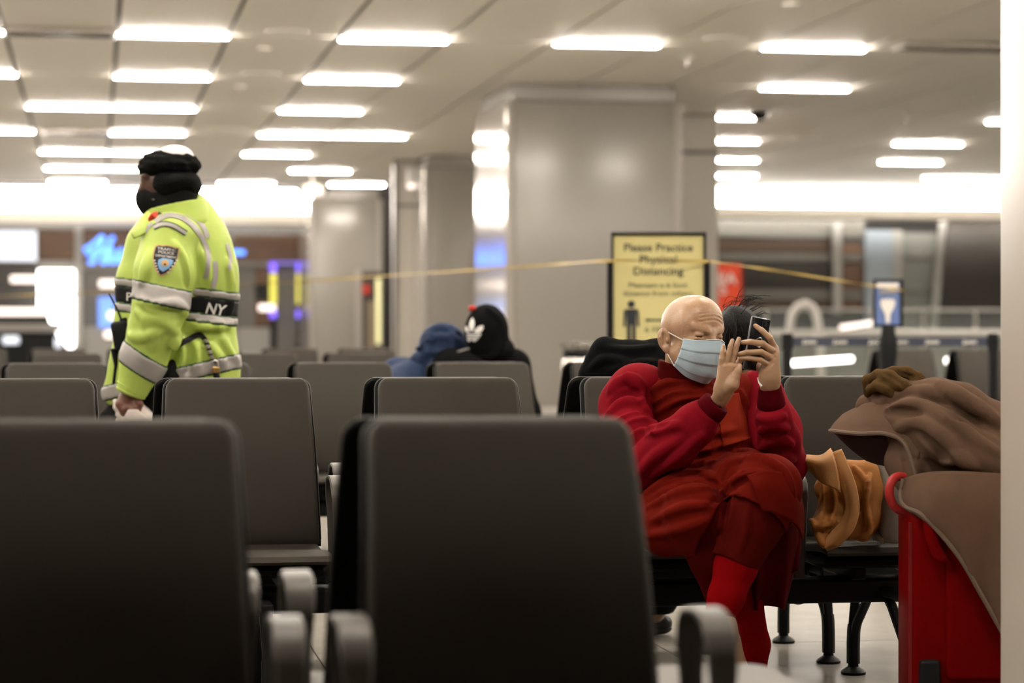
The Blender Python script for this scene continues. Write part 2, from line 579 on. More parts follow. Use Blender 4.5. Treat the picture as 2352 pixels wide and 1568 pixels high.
# floor : slab and terrazzo tiles
def terrazzo(name, c1, c2):
    m = mat(name, c1, 0.22, var=0.16, scale=6, spec=0.0012, rvar=0.06)
    nt = m.node_tree; N = nt.nodes; L = nt.links
    b = N['Principled BSDF']; src = b.inputs['Base Color'].links[0].from_socket
    tc = N.new('ShaderNodeTexCoord')
    v = N.new('ShaderNodeTexVoronoi'); v.inputs['Scale'].default_value = 90
    L.new(tc.outputs['Object'], v.inputs['Vector'])
    r = N.new('ShaderNodeValToRGB'); r.color_ramp.elements[0].position = 0.0; r.color_ramp.elements[1].position = 0.16
    r.color_ramp.elements[0].color = (1, 1, 1, 1); r.color_ramp.elements[1].color = (0, 0, 0, 1)
    L.new(v.outputs['Distance'], r.inputs['Fac'])
    n2 = N.new('ShaderNodeTexNoise'); n2.inputs['Scale'].default_value = 9
    L.new(tc.outputs['Object'], n2.inputs['Vector'])
    mu = N.new('ShaderNodeMath'); mu.operation = 'MULTIPLY'
    L.new(r.outputs['Color'], mu.inputs[0]); L.new(n2.outputs['Fac'], mu.inputs[1])
    mx = N.new('ShaderNodeMix'); mx.data_type = 'RGBA'; mx.inputs['B'].default_value = c2 + (1,)
    L.new(mu.outputs[0], mx.inputs['Factor']); L.new(src, mx.inputs['A'])
    L.new(mx.outputs['Result'], b.inputs['Base Color'])
    return m
M_floor = terrazzo('terrazzo', (0.20, 0.187, 0.165), (0.04, 0.09, 0.08))
M_grout = mat('floor_joint', (0.06, 0.055, 0.05), 0.6)
floor = struct('floor', MB().box((6, 28, -0.06), (70, 90, 0.1)), M_grout)
TX, TY = 1.22, 1.22
tile_me = MB().box((0, 0, -0.006), (TX - 0.005, TY - 0.005, 0.012), bev=0.0015).mesh('floor_tile', M_floor)
nt_ = 0
for j in range(0, 24):
    for i in range(-4, 8):
        Yc = 1.07 + TY * j + TY / 2; Xc = 0.755 + TX * i + TX / 2
        if abs(Xc - 0.17 * Yc) > 0.26 * Yc + 1.6: continue
        o = link('floor_tile', tile_me, floor); o.matrix_parent_inverse = Matrix.Identity(4); o.location = (Xc, Yc, 0)
        nt_ += 1
# rest of the polished floor, one slab around the tiled field (too far and too grazing to tell tiles apart)
Y_end = 1.07 + TY * 24
far = MB()
far.box((6, (Y_end + 72) / 2, -0.005), (69, 72 - Y_end, 0.01))
far.box((6, (-17 + 1.06) / 2, -0.005), (69, 18, 0.01))
yy = 1.07
for j in range(0, 24):
    Yc = 1.07 + TY * j + TY / 2
    xs = [0.755 + TX * i + TX / 2 for i in range(-4, 8) if abs(0.755 + TX * i + TX / 2 - 0.17 * Yc) <= 0.26 * Yc + 1.6]
    x0, x1 = min(xs) - TX / 2 - 0.003, max(xs) + TX / 2 + 0.003
    far.box(((-28.5 + x0) / 2, Yc, -0.005), (x0 + 28.5, TY, 0.01)); far.box(((40.5 + x1) / 2, Yc, -0.005), (40.5 - x1, TY, 0.01))
fo = far.obj('floor_surround', M_floor, floor); fo['kind'] = 'stuff'

# ceiling : backing slab, large planks with dark joints, strip lights between the planks
XL0, XW, YR0, YW = 0.25, 1.22, 26.9, 4.43
ceiling = struct('ceiling', MB().box((6, 19, CEIL + 0.11), (70, 72, 0.1)), M_joint)
tile_c = MB().box((0, 0, 0.02), (XW - 0.048, YW - 0.07, 0.04), bev=0.006).mesh('ceiling_tile', M_ceil)
n_t = 0
for r in range(-1, 7):
    yc = YR0 + YW * (r - 0.5)
    if r == 6: pass
    for k in range(-5, 19):
        xc = XL0 + XW * (k + 0.5)
        if not (-0.085 * yc - 1.5 < xc < 0.40 * yc + 1.5): continue
        o = link('ceiling_tile', tile_c, ceiling); o.matrix_parent_inverse = Matrix.Identity(4); o.location = (xc, yc, CEIL)
        n_t += 1
rest = MB()
for r in range(-10, 7):
    yc = YR0 + YW * (r - 0.5)
    for k in range(-23, 32):
        xc = XL0 + XW * (k + 0.5)
        if r >= -1 and -5 <= k < 19 and (-0.085 * yc - 1.5 < xc < 0.40 * yc + 1.5): continue
        x0 = xc - XW / 2 + 0.011; x1 = xc + XW / 2 - 0.011; y0 = yc - YW / 2 + 0.015; y1 = yc + YW / 2 - 0.015
        o_ = len(rest.v)
        rest.v += [Vector((x0, y0, CEIL)), Vector((x1, y0, CEIL)), Vector((x1, y1, CEIL)), Vector((x0, y1, CEIL))]
        rest.f.append((o_ + 3, o_ + 2, o_ + 1, o_))
rest_o = link('ceiling_tiles_beyond', mesh_from('ceiling_tiles_beyond', rest.v, rest.f, M_ceil), ceiling); rest_o['kind'] = 'stuff'

# strip lights
lamp_house = MB().box((0, 0, 0.0), (XW + 0.01, 0.11, 0.05), bev=0.006).mesh('housing', M_metal)
lamp_diff = MB().box((0, 0, -0.028), (XW - 0.02, 0.095, 0.03), bev=0.01).mesh('diffuser', M_lamp)
def strip(r, k, label):
    t = thing('strip_light', label, 'light', (XL0 + XW * (k + 0.5), YR0 + YW * r, CEIL + 0.005), group='linear ceiling lights')
    link('housing', lamp_house, t, False); link('diffuser', lamp_diff, t, False)
seen = {0: [-2, 0, 2, 4, 6], 1: [-2, 0, 2, 7], 2: [-1, 0, 2, 7, 11], 3: [-2, 0, 2, 3, 8, 11], 4: [-1, 0, 2, 9, 12], 5: [-1, 0, 3, 10, 14, 15], 6: [-1, 2, 4]}
rown = ['nearest', 'second', 'third', 'fourth', 'fifth', 'sixth', 'farthest']
for r, ks in seen.items():
    for i, k in enumerate(ks):
        num = ['first', 'second', 'third', 'fourth', 'fifth', 'sixth'][i]
        strip(r, k, 'white linear strip light, %s from left in the %s ceiling row' % (num, rown[r]))
for r in range(-5, 0):
    for k in range(-8, 13, 2):
        if r == -1 and k >= 6: continue
        strip(r, k, 'white linear strip light in the ceiling rows above and behind the viewer')
for r in range(0, 7):
    for k in (-12, -9, -6, 19, 22):
        strip(r, k, 'white linear strip light in the side ceiling beyond the picture')

# outer walls and an unseen rear light blocker
struct('wall_left', MB().box((-28.9, 28, 2.6), (0.2, 90, 5.4)), M_beige)
struct('wall_right', MB().box((40.9, 28, 2.6), (0.2, 90, 5.4)), M_beige)
struct('wall_rear_blocker', MB().box((6, -3.4, 2.6), (70, 0.2, 5.4)), mat('rear_wall_dark', (0.10, 0.09, 0.08), 0.6))  # added close and dark to cut light from behind the camera

# high part of the hall behind the ceiling edge, with the glowing cove
struct('ceiling_high', MB().box((6, 63, 5.45), (70, 17, 0.1)), M_ceil)
struct('trim_1', MB().box((6, 55.1, 4.95), (70, 0.15, 0.95)), M_ceil)
YB = 60.0
wall_back = struct('wall_back', MB().box((6, YB + 1.5, 2.7), (70, 0.2, 5.4)), M_dark)
def xy(px, Y): return atY(px, HZ, Y).x
def zz(py, px, Y): return atY(px, py, Y).z
xa, xb = xy(-400, YB), xy(745, YB)
cov = thing('cove_light', 'long glowing white cove light above the shop fronts on the left', 'light', ((xa + xb) / 2, YB, 4.0))
MB().box(((xa + xb) / 2, YB - 0.1, (zz(434, 350, YB) + zz(488, 350, YB)) / 2), (xb - xa, 0.2, zz(434, 350, YB) - zz(488, 350, YB)), bev=0.03).obj('diffuser', M_cove, cov)
MB().box(((xa + xb) / 2, YB - 0.2, zz(488, 350, YB) - 0.15), (xb - xa, 0.9, 0.28), bev=0.03).obj('bulkhead', M_ceil, cov)
YR = 54.3
xa, xb = xy(1560, YR), xy(2700, YR)
cov = thing('cove_light', 'long glowing white cove light above the dark glazing on the right', 'light', ((xa + xb) / 2, YR, 4.0))
MB().box(((xa + xb) / 2, YR - 0.1, (zz(421, 1970, YR) + zz(478, 1970, YR)) / 2), (xb - xa, 0.2, zz(421, 1970, YR) - zz(478, 1970, YR)), bev=0.03).obj('diffuser', M_cove, cov)
MB().box(((xa + xb) / 2, YR - 0.2, zz(478, 1970, YR) - 0.14), (xb - xa, 0.9, 0.26), bev=0.03).obj('bulkhead', M_ceil, cov)

# columns
def column(n, px0, px1, Y, depth, wing=None, label=''):
    x0, x1 = xy(px0, Y), xy(px1, Y)
    c = struct('wall_column_%s' % n, MB().box(((x0 + x1) / 2, Y + depth / 2, CEIL / 2 - 0.11), (x1 - x0, depth, CEIL - 0.22), bev=0.04), M_col, smooth=True)
    # polished side towards the left, corner beads and head band
    MB().box((x0 - 0.012, Y + depth / 2, CEIL / 2 - 0.1), (0.03, depth - 0.16, CEIL - 0.22), bev=0.01).obj('side_panel', M_colside, c)
    MB().box((x0 + 0.03, Y + 0.0, CEIL / 2 - 0.11), (0.10, 0.06, CEIL - 0.22), bev=0.025).obj('corner_bead', M_trim, c, smooth=True)
    MB().box((x1 - 0.03, Y + 0.0, CEIL / 2 - 0.11), (0.10, 0.06, CEIL - 0.22), bev=0.025).obj('corner_bead', M_trim, c, smooth=True)
    MB().box(((x0 + x1) / 2, Y + depth / 2, CEIL - 0.10), (x1 - x0 - 0.10, depth - 0.10, 0.24), bev=0.02).obj('head_band', M_col, c)
    MB().box(((x0 + x1) / 2, Y + depth / 2, 0.06), (x1 - x0 + 0.04, depth + 0.04, 0.12), bev=0.01).obj('base_band', M_metal, c)
    if wing:
        wx0, wx1, wy = wing
        a, b = xy(wx0, wy), xy(wx1, wy)
        MB().box(((a + b) / 2, wy + 0.4, CEIL / 2), (b - a, 0.8, CEIL), bev=0.03).obj('wing_panel', M_beige, c)
        zl = zz(wing_line[n], (wx0 + wx1) / 2, wy)
        MB().box(((a + b) / 2, wy - 0.01, zl), (b - a, 0.05, 0.05)).obj('joint_line', M_joint, c)
        MB().box((a - 0.03, wy, CEIL / 2), (0.06, 0.06, CEIL)).obj('joint_line', M_joint, c)
    return c
wing_line = {1: 350, 2: 472, 3: 480}
column(1, 1168, 1563, 31.4, 2.7, (1563, 1650, 35.4))
column(2, 976, 1130, 44.5, 2.4, (912, 978, 46.0))
c3 = column(3, 712, 876, 55.7, 2.6)
# near column at the right edge of the view
x4 = xy(2289, 6.0)
c4 = struct('wall_column_4', MB().box((x4 + 0.5, 5.5, CEIL / 2), (1.0, 1.0, CEIL), bev=0.035), mat('column_near', (0.46, 0.415, 0.36), 0.30, var=0.03, scale=1.5, bump=0.0003, bscale=3), smooth=True)
# ---------------------------------------------------------------- beam seating
M_pad = mat('seat_grey_leather', (0.040, 0.0345, 0.0285), 0.5, var=0.05, scale=8, bump=0.00025, bscale=450, spec=0.12)
M_shell = mat('seat_shell_black', (0.005, 0.005, 0.005), 0.5, var=0.1, spec=0.06)
M_rim = mat('seat_rim_grey', (0.10, 0.092, 0.083), 0.4)
M_frame = mat('beam_black', (0.007, 0.007, 0.007), 0.5, var=0.1, spec=0.15)
M_arm = mat('arm_satin', (0.068, 0.060, 0.052), 0.45, metal=0.1, var=0.05)
BT = 0.975    # top of back
def back_profile(off, w0, w1, h, top):
    pts = []
    y0, z0, y1, z1 = 0.205, 0.455, 0.352, top
    L = math.hypot(y1 - y0, z1 - z0)
    ny, nz_ = (z1 - z0) / L, -(y1 - y0) / L
    ss = [0, 0.008, 0.02] + [0.06 + i * (L - 0.12) / 6 for i in range(7)] + [L - 0.035, L - 0.022, L - 0.012, L - 0.005, L - 0.001, L]
    for s_ in ss:
        t = s_ / L
        bow = 0.036 * math.sin(math.pi * t)
        w = w0 + (w1 - w0) * t
        r = 0.035
        if s_ > L - r: w = w - r + math.sqrt(max(0, r * r - (s_ - (L - r)) ** 2))
        hh = h
        e = 0.012
        if s_ > L - e: hh = h * max(0.25, math.sqrt(max(0, 1 - ((s_ - (L - e)) / e) ** 2)))
        if s_ < 0.02: hh = h * (0.35 + 0.65 * s_ / 0.02)
        pts.append((y0 + (y1 - y0) * t + ny * (off - bow), z0 + (z1 - z0) * t + nz_ * (off - bow), w, hh))
    return pts
mb = MB(); mb.rings(pad_mesh(back_profile(0.0, 0.246, 0.223, 0.017, BT - 0.008))); me_back = mb.mesh('back_pad', M_pad, True)
mb = MB(); mb.rings(pad_mesh(back_profile(0.030, 0.254, 0.230, 0.012, BT))); me_shell = mb.mesh('back_shell', M_shell, True)
pr = back_profile(0.030, 0.2545, 0.2305, 0.012, BT + 0.001)
rim_pts = [(-p[2], p[0], p[1]) for p in pr[2:]] + [(p[2], p[0], p[1]) for p in reversed(pr[2:])]
me_rim = MB().tube(rim_pts, 0.0014, 6).mesh('rim', M_rim, True)
seat_prof = [(-0.186, 0.430, 0.238, 0.003), (-0.190, 0.436, 0.244, 0.007), (-0.182, 0.443, 0.248, 0.011), (-0.15, 0.449, 0.25, 0.013), (-0.08, 0.448, 0.25, 0.014),
             (0.02, 0.440, 0.25, 0.014), (0.12, 0.434, 0.248, 0.014), (0.19, 0.440, 0.245, 0.014), (0.215, 0.452, 0.24, 0.010)]
me_seat = MB().rings(pad_mesh(seat_prof)).mesh('seat_pad', M_pad, True)
pan_prof = [(-0.172, 0.405, 0.225, 0.008), (-0.155, 0.408, 0.24, 0.020), (0.0, 0.405, 0.24, 0.022), (0.2, 0.41, 0.24, 0.020), (0.24, 0.44, 0.235, 0.014), (0.255, 0.50, 0.23, 0.012)]
me_pan = MB().rings(pad_mesh(pan_prof)).mesh('seat_pan', M_shell, True)
def arm_path(x):
    return [(x, 0.120, 0.349), (x, 0.135, 0.45), (x, 0.150, 0.56), (x, 0.152, 0.605), (x, 0.140, 0.642), (x, 0.112, 0.664), (x, 0.07, 0.671), (x, 0.03, 0.671), (x, -0.012, 0.662), (x, -0.040, 0.640), (x, -0.055, 0.605), (x, -0.055, 0.56), (x, -0.045, 0.46), (x, -0.035, 0.349)]
ARM_W = [.036, .036, .040, .048, .052, .054, .054, .054, .054, .052, .048, .042, .038, .036]
me_arm = MB().bar(arm_path(0.0), (1, 0, 0), ARM_W, 0.012).mesh('armrest', M_arm, True)
me_br = MB().box((0, 0.02, 0.368), (0.05, 0.30, 0.04), bev=0.008).mesh('bracket', M_frame)
def chair(x, y, facing, label, group, arms=(-1, 1)):
    """x = world x of the centre, y = world y of the beam; facing -1 towards the viewer, +1 away"""
    t = thing('airport_seat', label, 'chair', (x, y, 0.348), 0.0 if facing < 0 else math.pi, group)
    for nm, me in (('back_pad', me_back), ('back_shell', me_shell), ('seat_pad', me_seat), ('seat_pan', me_pan), ('bracket', me_br), ('bracket', me_br)):
        o = link(nm, me, t, False); o.location = (0, 0, -0.348)
        if nm == 'bracket': o.location.x = nbr = -0.12 if not any(c.name.startswith('bracket') and c is not o for c in t.children) else 0.12
        if nm == 'back_shell':
            r = link('rim', me_rim, o, False)
    for a in arms:
        o = link('armrest', me_arm, t, False); o.location = (a * 0.284, 0, -0.348)
    return t
# leg frame : K-shaped castings with round glides, in the plane of depth
def leg_me():
    mb = MB()
    for s in (-1, 1):
        f = 0.27 * s
        mb.bar([(0, f, 0.035), (0, f, 0.10), (0, f * 0.985, 0.14), (0, f * 0.96, 0.16)], (1, 0, 0), 0.038, 0.046)
        mb.bar([(0, f * 1.02, 0.13), (0, f * 0.99, 0.18), (0, f * 0.86, 0.30)], (1, 0, 0), 0.030, 0.020)
        mb.bar([(0, f * 0.95, 0.135), (0, f * 0.84, 0.175), (0, f * 0.45, 0.262), (0, f * 0.12, 0.315)], (1, 0, 0), 0.030, 0.026)
    mb.box((0, 0, 0.305), (0.036, 0.48, 0.030), bev=0.006)
    return mb.mesh('leg_frame', M_frame, True)
me_leg = leg_me()
me_gl = MB().lathe([(0.040, 0.0), (0.041, 0.008), (0.036, 0.014), (0.018, 0.026), (0.016, 0.040)], n=18).mesh('foot_glide', M_frame, True)
me_sock = MB().box((0, 0.05, 0.305), (0.05, 0.20, 0.08), bev=0.02).mesh('arm_socket', M_frame)
def beam(x0, x1, y, legs, label):
    t = thing('seat_beam', label, 'seat beam', ((x0 + x1) / 2, y, 0))
    MB().box(((x0 + x1) / 2, y, 0.308), (x1 - x0, 0.13, 0.075), bev=0.012).obj('beam', M_frame, t, True)
    n_ = int(round((x1 - x0) / 0.668))
    for i in range(n_):
        for s_ in (-0.284, 0.284):
            o = link('arm_socket', me_sock, t, False); o.location = (x0 + 0.668 * (i + 0.5) + s_ - (x0 + x1) / 2, 0, 0)
    for lx in legs:
        o = link('leg_frame', me_leg, t, False); o.location = (lx - (x0 + x1) / 2, 0, 0)
        for s in (-1, 1):
            g = link('foot_glide', me_gl, o, False); g.location = (0, 0.27 * s, 0)
    return t
def row(ytop, xl, ks, kp, name, far=False):
    """ytop = world y of the back tops facing the viewer, xl = left edge of panel k=0"""
    yb = ytop - 0.352; yp = yb + 0.81
    pit = 0.668
    ordn = ['first', 'second', 'third', 'fourth', 'fifth', 'sixth', 'seventh', 'eighth', 'ninth', 'tenth', 'eleventh', 'twelfth']
    for side, kk, yy in ((-1, ks, yb), (1, kp, yp)):
        if not kk: continue
        for i, k in enumerate(kk):
            fl = 'facing the viewer' if side < 0 else 'facing away'
            chair(xl + 0.222 + pit * k - (0.024 if side > 0 else 0.0), yy, side, 'grey seat %s, %s from left in the %s' % (fl, ordn[i], name), 'beam seats')
        a, b = xl + 0.222 + pit * (kk[0] - 0.5), xl + 0.222 + pit * (kk[-1] + 0.5)
        n = max(2, len(kk) // 2)
        legs = [a + 0.2 + (b - a - 0.4) * i / (n - 1) for i in range(n)]
        if name == 'second row from front':
            legs = [xl + 0.222 + pit * k for k in (-1, 0.08, 1.5, 2.985)]
        beam(a, b, yy, legs, 'black seat beam on cast legs under the seats %s in the %s' % ('facing the viewer' if side < 0 else 'facing away', name))
row(4.036, 0.452, [-1, 0], [-1, 0], 'front row')
row(7.66, 0.222, [-1, 0, 1, 2, 3], [-1, 0, 1, 2, 3], 'second row from front')
row(11.44, 0.940, [-4, -3, -2, -1, 0, 1, 2], [-4, -3, -2, -1, 0, 1, 2], 'third row from front')
row(16.7, 0.930, [-4, -3, -2, -1, 0, 1], [-4, -3, -2, -1, 0, 1], 'fourth row from front')
row(18.9, 6.30, [0, 1], [0, 1], 'short block behind the brown coat')
row(21.2, 1.48, [-5, -4, -3, -2, -1, 0, 1], [-5, -4, -3, -2, -1, 0, 1], 'fifth row from front')
# small table plate on the front beam
t = thing('seat_table', 'pale laminate table plate with rounded corners at the end of the front seat row', 'table', (1.20, 4.08, 0.27))
poly = []
for (cx, cy, a0) in ((1.25, 4.62, 0), (1.065, 4.62, 90), (1.065, 3.62, 180), (1.25, 3.62, 270)):
    for j in range(6):
        a = math.radians(a0 + 18 * j); poly.append((cx + 0.06 * math.cos(a), cy + 0.06 * math.sin(a)))
MB().prism(poly, (0, 0, 0.432), (1, 0, 0), (0, 1, 0), 0.022).obj('table_plate', mat('table_laminate', (0.055, 0.048, 0.041), 0.5, var=0.04), t)
MB().box((1.16, 4.05, 0.36), (0.24, 0.9, 0.14), bev=0.01).obj('bracket', M_frame, t)
# ---------------------------------------------------------------- shop fronts and glazing far behind
def slab(px0, py0, px1, py1, Y, th=0.06):
    a = atY(px0, py0, Y); b = atY(px1, py1, Y)
    pm = (px0 + px1) / 2; z0 = zz(py1, pm, Y); z1 = zz(py0, pm, Y)
    return ((a.x + b.x) / 2, Y, (z0 + z1) / 2), (abs(b.x - a.x), th, z1 - z0)
def rect(name, px0, py0, px1, py1, Y, m, parent=None, th=0.06, bev=0.0):
    c, s = slab(px0, py0, px1, py1, Y, th)
    return MB().box(c, s, bev=bev).obj(name, m, parent)
def single(name, label, cat, px0, py0, px1, py1, Y, m, th=0.06, bev=0.01, group=None):
    c, s = slab(px0, py0, px1, py1, Y, th)
    o = MB().box(c, s, bev=bev).obj(name, m)
    return tag(o, label, cat, group)
def emitter(name, col, s): return mat(name, col, 0.5, var=0.02, emit=s, ecol=col)
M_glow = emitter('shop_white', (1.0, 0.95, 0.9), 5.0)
M_bluew = emitter('sign_bluewhite', (0.80, 0.86, 1.0), 0.55)
M_blue = emitter('neon_blue', (0.10, 0.26, 1.0), 2.0)
M_blue2 = emitter('panel_blue', (0.16, 0.32, 0.9), 0.6)
M_purple = emitter('lamp_purple', (0.20, 0.12, 1.0), 1.0)
M_yel = emitter('lamp_yellow', (0.75, 0.70, 0.12), 0.5)
M_pink = emitter('glow_warm', (1.0, 0.85, 0.78), 1.1)
M_glass = mat('rail_glass', (0.86, 0.92, 0.88), 0.05, var=0.03, trans=0.92, ior=1.15)
M_pane = mat('shop_glass', (0.28, 0.27, 0.25), 0.12, var=0.05, scale=1, trans=0.35, ior=1.2)
M_pane_d = mat('dark_glazing', (0.05, 0.045, 0.04), 0.12, var=0.25, scale=0.6)
M_pgrey = mat('pale_grey', (0.32, 0.31, 0.29), 0.4, var=0.05)
M_pblue = mat('pale_blue', (0.27, 0.315, 0.36), 0.35, var=0.05)
M_black = mat('matte_black', (0.008, 0.008, 0.009), 0.5, var=0.1, spec=0.15)
M_white = mat('matte_white', (0.58, 0.56, 0.52), 0.4, var=0.03)

# left shop
Y0 = 60.6
s1 = thing('shop_front', 'shop front with brown fascia and glass doors behind the officer', 'shop', (xy(350, Y0), Y0, 0))
for p in ((88, 528, 172, 598), (190, 518, 420, 610), (535, 540, 696, 602)): rect('fascia_panel', *p, Y0, M_brown, s1, 0.12, 0.01)
for p in ((172, 512, 190, 866), (528, 600, 540, 866), (694, 512, 712, 866)): rect('pier', *p, Y0 - 0.05, M_pgrey, s1, 0.2, 0.02)
for p in ((-60, 505, 712, 526), (85, 598, 172, 614), (190, 606, 420, 618), (536, 602, 700, 612)): rect('transom', *p, Y0 - 0.08, M_greyg, s1, 0.12, 0.02)
for p in ((192, 618, 300, 745), (302, 618, 420, 745), (540, 612, 586, 750), (636, 606, 682, 806)): rect('pane', *p, Y0 + 0.02, M_pane, s1, 0.03)
for p in ((586, 610, 616, 652), (586, 690, 622, 748)): rect('door_leaf', *p, Y0 - 0.02, M_brown, s1, 0.06, 0.01)
for p in ((540, 752, 620, 866), (192, 748, 300, 866), (0, 745, 170, 866)): rect('low_panel', *p, Y0 - 0.02, M_pgrey, s1, 0.05, 0.01)
sg = thing('lit_sign', 'white glowing shop sign at the far left edge', 'sign', atY(40, 600, Y0 - 0.2))
rect('sign_face', -30, 530, 84, 599, Y0 - 0.35, M_bluew, sg, 0.1, 0.03); rect('sign_case', -34, 527, 87, 603, Y0 - 0.28, M_greyg, sg, 0.1)
sc_ = thing('lit_display', 'brilliant white display screen in the left shop window', 'screen', atY(128, 780, Y0 - 0.2))
rect('screen', 88, 619, 171, 674, Y0 - 0.2, M_glow, sc_, 0.06, 0.02); rect('screen', 88, 677, 171, 790, Y0 - 0.2, M_glow, sc_, 0.06, 0.02)
# dark sloping kiosk in front of the display
k0 = thing('kiosk', 'dark sloping kiosk silhouetted before the bright shop display', 'kiosk', (xy(60, 59.5), 59.5, 0))
poly = [(xy(a, 59.4), zz(b, a, 59.4)) for a, b in ((-40, 867), (158, 867), (150, 790), (135, 772), (114, 735), (106, 700), (100, 692), (92, 700), (90, 712), (60, 720), (-40, 722))]
MB().prism(poly, (0, 59.5, 0), (1, 0, 0), (0, 0, 1), 0.5).obj('body', M_black, k0)
rect('ledge', -40, 742, 140, 762, 58.9, M_greyg, k0, 0.1, 0.01)
for i, p in enumerate(((24, 633, 86, 649), (228, 643, 300, 660), (248, 716, 300, 733), (594, 699, 633, 714), (240, 760, 262, 776))):  # emissive bars, some standing in for ceiling lights mirrored in the glass
    rect('glow_bar', *p, Y0 - 0.35, M_pink, s1, 0.08, 0.05)
rect('glow_bar', -20, 708, 110, 724, 58.8, M_pink, k0, 0.08, 0.05)  # added glowing bar in place of a bright streak in the glass
for i, p in enumerate(((6, 772, 44, 790), (126, 774, 141, 798), (153, 765, 171, 798))):
    rect('small_light', *p, 58.7, [M_bluew, M_bluew, M_glow][i], k0, 0.08, 0.04)
rect('blue_panel', 226, 682, 262, 752, Y0 - 0.2, M_blue2, s1, 0.05, 0.02); rect('blue_panel', 274, 684, 300, 716, Y0 - 0.2, M_blue2, s1, 0.05, 0.02)
# portal with purple and yellow light tubes
pt = s1
for (a, b) in ((620, 635), (681, 692)):
    rect('purple_tube', a, 602, b, 625, Y0 - 0.3, M_purple, pt, 0.06, 0.02); rect('yellow_tube', a, 627, b, 698, Y0 - 0.3, M_yel, pt, 0.06, 0.02); rect('purple_tube', a, 712, b, 730, Y0 - 0.3, M_purple, pt, 0.06, 0.02)
rect('top_tube', 635, 601, 681, 606, Y0 - 0.3, emitter('lamp_lilac', (0.2, 0.16, 0.7), 0.5), pt, 0.05)
# script neon sign
ns = thing('neon_sign', 'blue neon script sign reading Hudson above the shop', 'sign', atY(375, 600, Y0 - 0.112))
strokes = [
    [(193, 574), (205, 568), (222, 556), (233, 545), (236, 549), (228, 572), (217, 596), (210, 604), (206, 598)],
    [(200, 585), (220, 578), (245, 574), (258, 574)],
    [(262, 545), (256, 550), (246, 574), (236, 598), (240, 603), (248, 592)],
    [(248, 592), (258, 574), (254, 594), (258, 602), (268, 594), (278, 573), (274, 596), (282, 602), (290, 592)],
    [(290, 592), (304, 574), (316, 572), (306, 580), (298, 596), (304, 603), (316, 592), (334, 546), (326, 576), (320, 600), (330, 602), (340, 594)],
    [(340, 594), (356, 570), (358, 582), (364, 596), (354, 603), (344, 598), (366, 600), (384, 584)],
    [(400, 574), (388, 584), (388, 600), (400, 603), (412, 592), (410, 576), (400, 574), (420, 580), (436, 576)],
    [(440, 572), (434, 602), (444, 582), (458, 573), (464, 580), (458, 600), (470, 602), (500, 588), (535, 580), (562, 580)]]
for st in strokes:
    MB().tube([atY(q[0], q[1], Y0 - 0.112) for q in crm([(x, y, 0) for x, y in st], 4)], 0.055, 8).obj('tube_stroke', M_blue, ns, True)

# niche in the far column
nc = c3
rect('recess', 831, 624, 874, 815, 55.65, M_dark, nc, 0.06); rect('door_jamb', 816, 618, 831, 815, 55.63, M_trim, nc, 0.08, 0.02)
rect('light_strip', 864, 640, 874, 790, 55.6, emitter('strip_pale_yellow', (0.7, 0.66, 0.35), 0.6), nc, 0.05)
rect('red_box', 833, 654, 850, 675, 55.6, mat('red_paint', (0.45, 0.03, 0.02), 0.4), nc, 0.1, 0.02)
rect('inner_panel', 842, 690, 862, 800, 55.62, mat('niche_brown', (0.20, 0.15, 0.10), 0.5), nc, 0.04)
# light fittings by the column heads
pj = thing('twin_camera', 'white twin ceiling camera with black ends hanging by the far column', 'camera', atY(718, 430, 50))
rect('body', 692, 424, 742, 450, 50, M_white, pj, 0.3, 0.06); rect('lens', 682, 428, 692, 446, 50, M_black, pj, 0.2, 0.05); rect('lens', 742, 426, 753, 446, 50, M_black, pj, 0.2, 0.05)
MB().tube([atY(717, 426, 50), (atY(717, 426, 50).x, 50, CEIL)], 0.04).obj('stem', M_white, pj)
ex = thing('wall_fixture', 'white box fixture with two small lamps on the second column', 'fixture', atY(955, 432, 45.5))
rect('case', 936, 384, 974, 432, 45.5, M_white, ex, 0.3, 0.04)
for a in (944, 966): MB().lathe([(0.02, -0.05), (0.06, -0.03), (0.07, 0.03), (0.02, 0.05)], atY(a, 428, 45.3), 14).obj('lamp_head', M_pink, ex, True)

# right glazing
Y1 = 55.4
gz = thing('glazed_front', 'dark glazed shop front with pale posts on the right', 'glazing', (xy(1970, Y1), Y1, 0))
for p in ((1640, 545, 1912, 582), (1640, 600, 1912, 664), (1640, 690, 1912, 715), (1932, 560, 1984, 715), (2165, 505, 2330, 712)): rect('dark_pane', *p, Y1, M_pane_d if p[0] != 1932 else M_brown, gz, 0.05)
rect('brown_panel', 1640, 552, 1905, 580, Y1 - 0.06, mat('brown_dark', (0.055, 0.033, 0.02), 0.5, var=0.2), gz, 0.05)
rect('brown_panel', 1700, 690, 1905, 713, Y1 - 0.06, MATS['brown_dark'], gz, 0.05)
for p in ((1640, 505, 1985, 545), (1640, 582, 1985, 600), (1640, 664, 1985, 690), (2060, 585, 2150, 596), (2060, 665, 2150, 676)): rect('transom', *p, Y1 - 0.05, mat('transom_grey', (0.13, 0.125, 0.11), 0.4), gz, 0.12, 0.02)
rect('pale_blue_panel', 1985, 530, 2048, 770, Y1 - 0.1, M_pblue, gz, 0.2, 0.02); rect('cream_panel', 2048, 530, 2070, 770, Y1 - 0.12, M_pgrey, gz, 0.2, 0.02)
rect('grey_panel', 2070, 535, 2152, 770, Y1, mat('grey_green', (0.17, 0.175, 0.16), 0.4), gz, 0.1)
rect('post', 1912, 512, 1932, 722, Y1 - 0.25, M_pgrey, gz, 0.15, 0.03)
pa, pb = atY(2166, 505, Y1 - 0.25), atY(2142, 770, Y1 - 0.25)
MB().tube([pa, pb], 0.09, 10).obj('leaning_post', M_pgrey, gz, True)
